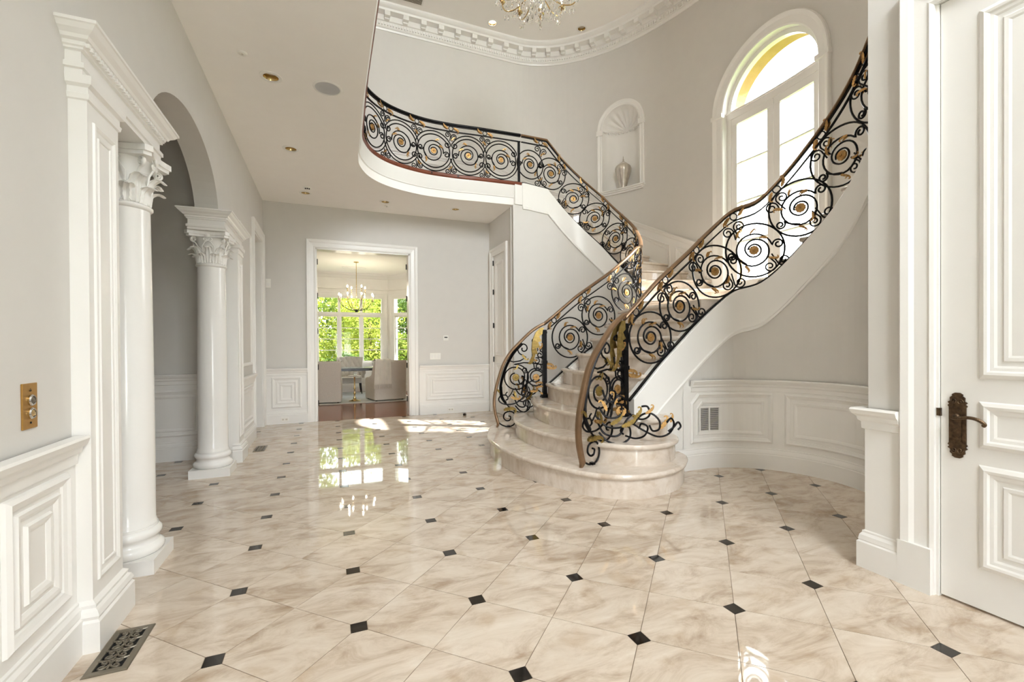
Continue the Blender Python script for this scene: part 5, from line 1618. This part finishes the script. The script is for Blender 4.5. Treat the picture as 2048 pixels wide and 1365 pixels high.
for M, a0, a1, w in ((DM, -2.6, XCOR, wd), (AM, 0, 1.5, wa)):
    MB().sweep([(a0, ZD), (a1, ZD)], P_CROWN, M).build('crown_moulding', 'white', w)
    MB().sweep([(a0, 2.98), (a1, 2.98)], [(0, 0), (0.01, 0.02), (0.03, 0.02), (0.04, 0)], M).build('picture_rail', 'white', w)
    MB().sweep([(a0, 0), (a1, 0)], P_BASE, M).build('baseboard', 'white', w)
    MB().sweep([(a0, 0.70), (a1, 0.70)], [(0, 0), (0.01, 0.03), (0.03, 0.04), (0.04, 0)], M).build('sill_moulding', 'white', w)
def garden_window(name, M, xs, label):
    a0, a1 = xs[0], xs[-1]
    mb = MB()
    for x in xs:
        mb.mbox(M, x - 0.035, x + 0.035, WZ0, WZ1, -0.12, 0.012)
    mb.mbox(M, a0, a1, WZT - 0.045, WZT + 0.045, -0.119, 0.013)
    mb.mbox(M, a0 - 0.035, a1 + 0.035, WZ0 - 0.03, WZ0 + 0.03, -0.118, 0.05)
    mb.mbox(M, a0 - 0.034, a1 + 0.034, WZ1 - 0.04, WZ1 + 0.028, -0.117, 0.015)
    w = struct(mb.build(name, 'white'), label)
    MB().sweep([(a0 - 0.03, WZ0), (a0 - 0.03, WZ1 + 0.03), (a1 + 0.03, WZ1 + 0.03), (a1 + 0.03, WZ0)], [(0, 0), (0, 0.02), (0.05, 0.025), (0.09, 0.035), (0.10, 0)], M).build('casing', 'white', w)
    for x0, x1 in zip(xs, xs[1:]):
        l, r = x0 + 0.035, x1 - 0.035
        s = MB()
        s.mbox(M, l, l + 0.028, WZ0 + 0.03, WZT - 0.045, -0.08, -0.03).mbox(M, r - 0.028, r, WZ0 + 0.03, WZT - 0.045, -0.08, -0.03)
        s.mbox(M, l, r, WZ0 + 0.03, WZ0 + 0.075, -0.079, -0.031).mbox(M, l, r, WZT - 0.085, WZT - 0.045, -0.079, -0.031)
        sash = s.build('sash', 'white', w)
        b0, b1 = WZ0 + 0.075, WZT - 0.085
        ph = (b1 - b0) / 4
        for k in range(4):
            MB().mbox(M, l + 0.028, r - 0.028, b0 + k * ph + 0.005, b0 + (k + 1) * ph - 0.005, -0.057, -0.053).build('pane', 'glass', sash)
            if k:
                MB().mbox(M, l + 0.028, r - 0.028, b0 + k * ph - 0.011, b0 + k * ph + 0.011, -0.07, -0.04).build('glazing_bar', 'white', sash)
        MB().mbox(M, l + 0.002, r - 0.002, WZT + 0.045, WZ1 - 0.04, -0.057, -0.053).build('pane', 'glass', w)
garden_window('window_2', DM, WX, 'large white grid window overlooking the green garden')
garden_window('window_3', AM, [0.20, 0.75, 1.3], 'narrow white grid window in the angled bay wall')
# rug
t = thing('area_rug', 'pale grey area rug under the dining chairs', 'rug', (0.75, 12.45, 0))
MB().box(-1.75, 1.15, -1.36, 1.30, 0.0, 0.012).build('pile', 'rug', t, local=True)
MB().sweep([(-1.75, -1.36), (1.15, -1.36), (1.15, 1.30), (-1.75, 1.30)], [(0.0, 0.0), (-0.012, 0.004), (-0.012, 0.010), (0.02, 0.0128), (0.03, 0.0121)], XY, closed=True).build('border', plain('rug_border', (214, 212, 204), 0.98, bump=0.4), t, local=True)

def slip_chair(loc, rz, label):
    t = thing('slipcovered_armchair', label, 'armchair', loc, 'slipcovered dining armchairs', rz)
    W2, D2 = 0.39, 0.40
    bevel(MB().box(-W2 + 0.015, W2 - 0.015, -D2 + 0.04, D2, 0.018, 0.33).build('skirt', 'linen', t, local=True), 0.02, 3)
    bevel(MB().box(-W2 + 0.09, W2 - 0.09, -D2 + 0.14, D2 + 0.01, 0.33, 0.46).build('seat_cushion', 'linen', t, local=True), 0.035, 3)
    # backrest, slightly raked and rounded
    loop = [(-D2, 0.018), (-D2 + 0.14, 0.018), (-D2 + 0.12, 0.5), (-D2 + 0.05, 0.95), (-D2 - 0.01, 0.975), (-D2 - 0.06, 0.95), (-D2 - 0.02, 0.4)]
    bevel(MB().slab([loop], lambda a, b, h: Vector((h, a, b)), -W2, W2).build('backrest', 'linen', t, local=True, smooth=False), 0.03, 3)
    for q in (-1, 1):
        arm = [(-D2 + 0.06, 0.02), (D2 - 0.01, 0.02), (D2 - 0.01, 0.50), (D2 - 0.10, 0.545), (0.05, 0.57), (-0.15, 0.63), (-D2 + 0.16, 0.78), (-D2 + 0.06, 0.90)]
        x0, x1 = (W2 - 0.10, W2) if q > 0 else (-W2, -W2 + 0.10)
        bevel(MB().slab([arm], lambda a, b, h: Vector((h, a, b)), x0, x1).build('arm', 'linen', t, local=True), 0.03, 3)
    MB().sweep([(-W2 + 0.02, -D2 - 0.075 + 0.03), (W2 - 0.02, -D2 - 0.075 + 0.03)], [(0, 0.962), (0.01, 0.972), (0.02, 0.962)], XY).build('piping', 'linen', t, local=True)
    for q in (-1, 1):
        for e in (-1, 1):
            MB().box(q * 0.32 - 0.02, q * 0.32 + 0.02, e * 0.32 - 0.02, e * 0.32 + 0.02, 0.0, 0.05).build('foot', 'blackwood', t, local=True)
    return t
slip_chair((-0.13, 11.62, 0.013), -0.06, 'taupe slipcovered armchair left of the little gold table, seen from behind')
slip_chair((1.27, 11.62, 0.013), 0.20, 'taupe slipcovered armchair under the ivory throw, seen from behind')
# throw over the right chair
def thr(u, v):
    w = (u - 0.5) * 0.36
    s = (v - 0.36) * 1.0
    wav = 0.014 * sin(u * 17 + v * 4) + 0.008 * sin(u * 31)
    if s > 0.06:
        p = Vector((w * (1 + 0.25 * s), -0.478 - 0.03 * (1 if s < 0.2 else 1) - wav * 0.6 + 0.05 * s, 0.985 - (s - 0.06)))
        nn = Vector((0, -1, 0))
    elif s > -0.06:
        a = (s + 0.06) / 0.12
        p = Vector((w, -0.36 - 0.15 * a, 0.985 + 0.016 * sin(a * PI)))
        nn = Vector((0, 0, 1))
    else:
        p = Vector((w, -0.335 + wav * 0.5 + 0.10 * (-s), 0.985 - (-s - 0.06)))
        nn = Vector((0, 1, 0))
    return Matrix.Rotation(0.20, 3, 'Z') @ (p + Vector((-0.20, 0.02, 0))), nn
t = thing('throw_blanket', 'ivory fringed throw draped over the right armchair back', 'throw', (1.27, 11.62, 0.013))
MB().sheet(thr, 26, 34, 0.010).build('blanket', 'throw', t, local=True, smooth=True, ang=70)
mb = MB()
for k in range(27):
    p, _ = thr(k / 26, 1.0)
    dx = 0.012 * sin(k * 2.3)
    mb.tube([p, p + Vector((dx, -0.006, -0.05)), p + Vector((dx * 1.6, 0.0, -0.105))], 0.004, 5)
mb.build('fringe', 'throw', t, local=True, kind='stuff')
# black dining table
t = thing('dining_table', 'black lacquer dining table between the chairs', 'table', (0.62, 12.55, 0.013))
bevel(MB().box(-0.85, 0.85, -0.42, 0.42, 0.685, 0.755).build('table_top', 'blackwood', t, local=True), 0.006, 2)
for q in (-1, 1):
    for e in (-1, 1):
        MB().box(q * 0.76 - 0.035, q * 0.76 + 0.035, e * 0.34 - 0.035, e * 0.34 + 0.035, 0.0, 0.685).build('leg', 'blackwood', t, local=True)
# tufted chair at the far side
t = thing('tufted_armchair', 'grey button-tufted armchair on black legs by the garden window', 'armchair', (0.52, 13.42, 0.013), None, PI)
def tback(u, v):
    w = (u - 0.5) * (0.60 + 0.10 * v)
    z = 0.40 + 0.62 * v
    y = -0.26 - 0.10 * v + 0.14 * (2 * u - 1) ** 2
    t1 = abs(sin(PI * (u * 5 + v * 2.5))) * abs(sin(PI * (u * 5 - v * 2.5)))
    return Vector((w, y + 0.035 * t1 ** 0.5, z - 0.02 * (2 * u - 1) ** 2 * v)), Vector((0, 1, 0))
MB().sheet(tback, 40, 30, 0.09).build('backrest', 'tuft', t, local=True, smooth=True, ang=80)
for (u, v) in [(a / 5 + (0.1 if b % 2 else 0), b / 5) for b in range(1, 5) for a in range(1, 5) if a / 5 + (0.1 if b % 2 else 0) < 0.95]:
    p, _ = tback(u, v)
    MB().lathe([(0, -0.01), (0.012, -0.004), (0.012, 0.004), (0, 0.012)], 8, M=lambda q: p + Vector((q.x, 0.046 + q.z, q.y))).build('button', 'linen', t, local=True, smooth=True)
bevel(MB().box(-0.30, 0.30, -0.26, 0.32, 0.30, 0.46).build('seat', 'tuft', t, local=True), 0.03, 3)
for q in (-1, 1):
    pts = [Vector((q * 0.31, -0.28, 0.66)), Vector((q * 0.35, -0.1, 0.64)), Vector((q * 0.36, 0.12, 0.60)), Vector((q * 0.35, 0.26, 0.585))]
    MB().tube(catmull(pts, 5), 0.05, 12, ry=0.065).build('arm', 'tuft', t, local=True, smooth=True)
    MB().tube([(q * 0.35, 0.22, 0.58), (q * 0.33, 0.22, 0.44)], 0.04, 10).build('arm_post', 'tuft', t, local=True, smooth=True)
    for e in (-0.22, 0.26):
        MB().tube([(q * 0.26, e, 0.31), (q * 0.29, e * 1.08, 0.0)], 0.024, 10, taper=lambda s: 1 - 0.5 * s).build('leg', 'blackwood', t, local=True, smooth=True)
# gold pedestal table and glass
t = thing('pedestal_table', 'little gold pedestal table with a round top between the armchairs', 'side table', (0.545, 11.50, 0.013))
MB().lathe([(0, 0), (0.135, 0.0), (0.14, 0.012), (0.10, 0.02), (0.05, 0.035), (0.025, 0.06), (0, 0.06)], 28).build('base', 'brass', t, local=True, smooth=True, ang=50)
MB().lathe([(0, 0.05), (0.03, 0.05), (0.035, 0.075), (0.018, 0.10), (0.022, 0.16), (0.034, 0.18), (0.020, 0.21), (0.018, 0.28), (0.032, 0.30), (0.018, 0.32), (0.016, 0.56), (0.035, 0.585), (0, 0.585)], 20).build('stem', 'brass', t, local=True, smooth=True, ang=50)
MB().lathe([(0, 0.585), (0.145, 0.585), (0.15, 0.592), (0.15, 0.604), (0.145, 0.61), (0, 0.61)], 32).build('table_top', 'tuft', t, local=True, smooth=True, ang=50)
t = thing('drinking_glass', 'clear drinking glass on the gold pedestal table', 'glass', (0.56, 11.48, 0.623))
MB().lathe([(0, 0), (0.036, 0.0), (0.040, 0.005), (0.044, 0.085), (0.041, 0.085), (0.037, 0.010), (0, 0.008)], 20).build('tumbler', 'crystal', t, local=True, smooth=True, ang=50)
MB().lathe([(0.0, 0.012), (0.036, 0.012), (0.038, 0.05), (0, 0.05)], 20).build('water', 'glass', t, local=True, smooth=True, ang=50)
# plant and ornament on the table
t = thing('potted_plant', 'small dark potted plant on the table behind the left armchair', 'plant', (0.18, 12.45, 0.768))
MB().lathe([(0, 0), (0.05, 0), (0.065, 0.09), (0.058, 0.09), (0.05, 0.08), (0, 0.08)], 18).build('pot', 'blackwood', t, local=True, smooth=True)
for k in range(12):
    a = k * 2.4
    l = 0.13 + 0.04 * (k % 3)
    f = lambda u, v: (Vector((cos(a) * l * v * 0.8 - sin(a) * (u - 0.5) * 0.035 * sin(PI * min(1, v + 0.05)), sin(a) * l * v * 0.8 + cos(a) * (u - 0.5) * 0.035 * sin(PI * min(1, v + 0.05)), 0.08 + l * v * (1.1 - 0.6 * v))), Z)
    MB().sheet(f, 2, 6, 0.002).build('leaf', 'leafC', t, local=True, smooth=True)
t = thing('ring_ornament', 'small silver ring ornament on the table beside the throw', 'ornament', (1.13, 12.6, 0.768))
MB().tube([(0.085 * cos(2 * PI * i / 24), 0, 0.11 + 0.085 * sin(2 * PI * i / 24)) for i in range(24)], 0.014, 8, closed=True).build('ring', 'steel', t, local=True, smooth=True)
MB().lathe([(0, 0), (0.05, 0), (0.05, 0.012), (0.012, 0.03), (0, 0.03)], 18).build('base', 'steel', t, local=True, smooth=True)
# brass and black candle chandelier over the table
DCX, DCY = 0.63, 12.0
t = thing('candle_chandelier', 'brass and black candle chandelier over the dining table', 'chandelier', (DCX, DCY, 2.18))
MB().tube([(0, 0, 0.02), (0, 0, ZD - 2.18)], 0.008, 8).build('stem', 'brass', t, local=True, smooth=True)
MB().lathe([(0, ZD - 2.18 - 0.03), (0.06, ZD - 2.18 - 0.02), (0.06, ZD - 2.18), (0, ZD - 2.18)], 18).build('canopy', 'brass', t, local=True, smooth=True)
MB().lathe([(0, 0.0), (0.03, 0.0), (0.035, 0.03), (0.03, 0.07), (0, 0.07)], 14).build('hub', 'black', t, local=True, smooth=True)
for tier, (nn_, rad, zt_, mt) in enumerate(((8, 0.42, 0.30, 'black'), (4, 0.24, 0.50, 'brass'))):
    for k in range(nn_):
        a = 2 * PI * (k + 0.3) / nn_
        ca, sa = cos(a), sin(a)
        z0 = 0.03 + 0.02 * tier
        arm = MB().tube(catmull([Vector((0.02 * ca, 0.02 * sa, z0)), Vector((rad * 0.45 * ca, rad * 0.45 * sa, z0 + 0.035)), Vector((rad * 0.82 * ca, rad * 0.82 * sa, z0 + 0.12)), Vector((rad * ca, rad * sa, zt_ - 0.02))], 5), 0.006, 6).build('arm', mt, t, local=True, smooth=True)
        MB().lathe([(0, 0), (0.018, 0.0), (0.018, 0.012), (0.010, 0.012), (0.010, 0.12), (0, 0.12)], 10, o=(rad * ca, rad * sa, zt_ - 0.02)).build('candle_sleeve', 'brass', arm, local=True, smooth=True)
        MB().lathe([(0, 0), (0.012, 0.012), (0.014, 0.028), (0.007, 0.05), (0, 0.062)], 10, o=(rad * ca, rad * sa, zt_ + 0.10)).build('bulb', 'bulb_dining', arm, local=True, smooth=True)
t = thing('dining_ceiling_vent', 'white slotted vent on the dining-room ceiling', 'vent', (0.62, 12.9, ZD))
MB().box(-0.3, 0.3, -0.10, 0.10, -0.012, 0).build('frame', 'white', t, local=True)
for k in range(5):
    MB().box(-0.27, 0.27, -0.075 + k * 0.032, -0.058 + k * 0.032, -0.018, -0.010).build('slat', 'white', t, local=True)

# ================================================================== GARDEN
struct(MB().box(-60, 90, -60, 90, -0.9, -0.7).build('ground', 'lawn'), 'lawn outside the windows')
LEAF_SHAPES = []
def tree(x, y, h, r, mat, label, n=2600, low=0.0, sz=0.16, cone=False):
    n, sz = int(n * 2.6), sz * 0.6
    t = thing('garden_tree', label, 'tree', (x, y, -0.7), 'trees seen through the dining-room windows')
    rnd = random.Random(int(x * 100 + y * 31))
    tr = MB().tube([(0, 0, 0), (0.05, 0.03, h * 0.3), (0.0, 0.08, h * 0.75)], 0.14, 8, taper=lambda s: 1 - 0.7 * s)
    tr.build('trunk', 'bark', t, local=True, smooth=True)
    blobs = []
    if cone:
        for k in range(16):
            f = k / 15
            blobs.append((rnd.uniform(-.2, .2) * r, rnd.uniform(-.2, .2) * r, low + (h - low) * f, r * (1 - 0.9 * f) + 0.1))
    else:
        for k in range(44):
            a = rnd.uniform(0, 2 * PI); q = rnd.uniform(0.15, 0.85) * r
            zz = low + (h - low) * rnd.uniform(0.08, 0.92)
            e = math.sqrt(max(0.1, 1 - ((zz - (low + h) / 2) / ((h - low) / 2 + 0.01)) ** 2))
            blobs.append((q * e * cos(a), q * e * sin(a), zz, r * rnd.uniform(0.18, 0.38)))
    vs, fs = [], []
    for i in range(n):
        b = blobs[i % len(blobs)]
        d = Vector((rnd.gauss(0, 1), rnd.gauss(0, 1), rnd.gauss(0, 1))); d.normalize()
        c = Vector(b[:3]) + d * b[3] * rnd.uniform(0.7, 1.05)
        nr = (d + Vector((rnd.uniform(-.7, .7), rnd.uniform(-.7, .7), rnd.uniform(-.2, .9)))).normalized()
        u = nr.orthogonal().normalized(); v = nr.cross(u)
        an = rnd.uniform(0, 2 * PI)
        u, v = u * cos(an) + v * sin(an), v * cos(an) - u * sin(an)
        s = sz * rnd.uniform(0.6, 1.3)
        k = len(vs)
        vs += [c - u * s * 0.6, c - v * s * 0.32, c + u * s * 0.6, c + v * s * 0.32]
        fs.append((k, k + 1, k + 2, k + 3))
    me = bpy.data.meshes.new('foliage')
    me.from_pydata([tuple(p) for p in vs], [], fs)
    me.materials.append(MT[mat])
    o = bpy.data.objects.new('crown', me); col.objects.link(o); o.parent = t; o['kind'] = 'stuff'
    return t
tree(-0.9, 19.6, 5.6, 1.9, 'leafA', 'bright green tree in front, left through the large garden window', 4200, 0.9)
tree(1.5, 19.2, 4.6, 1.7, 'leafA', 'bright yellow-green tree in front, middle of the large garden window', 4200, 0.7)
tree(2.7, 18.0, 2.6, 1.2, 'leafB', 'low mid-green bush in front of the large garden window', 3000, 0.1)
tree(0.6, 17.6, 1.7, 1.0, 'leafC', 'low dark green bush below the large garden window', 2600, 0.05)
tree(-0.6, 17.4, 1.5, 0.9, 'leafC', 'low dark green bush at the left end below the large garden window', 2400, 0.05)
tree(4.3, 19.5, 5.4, 1.7, 'leafC', 'dark green tree seen through the narrow bay window', 4200, 0.4)
tree(-2.8, 23.5, 5.4, 2.6, 'leafB', 'mid-green tree behind, far left through the garden windows', 4200, 0.2, 0.22)
tree(0.6, 24.5, 5.8, 2.7, 'leafB', 'mid-green tree behind the bright trees, left of centre', 4600, 0.2, 0.22)
tree(3.8, 24.5, 5.6, 2.7, 'leafC', 'dark green tree behind the bright trees, right of centre', 4600, 0.1, 0.22)
tree(7.2, 23.5, 5.6, 2.7, 'leafC', 'dark green tree behind, far right through the bay window', 4600, 0.1, 0.22)
tree(2.0, 29.5, 6.2, 3.6, 'leafC', 'broad dark green tree at the very back of the garden', 5200, 0.0, 0.30)
tree(-3.5, 30.0, 6.2, 3.4, 'leafC', 'broad dark green tree at the back left of the garden', 4600, 0.0, 0.30)
tree(8.0, 30.0, 6.2, 3.4, 'leafC', 'broad dark green tree at the back right of the garden', 4600, 0.0, 0.30)
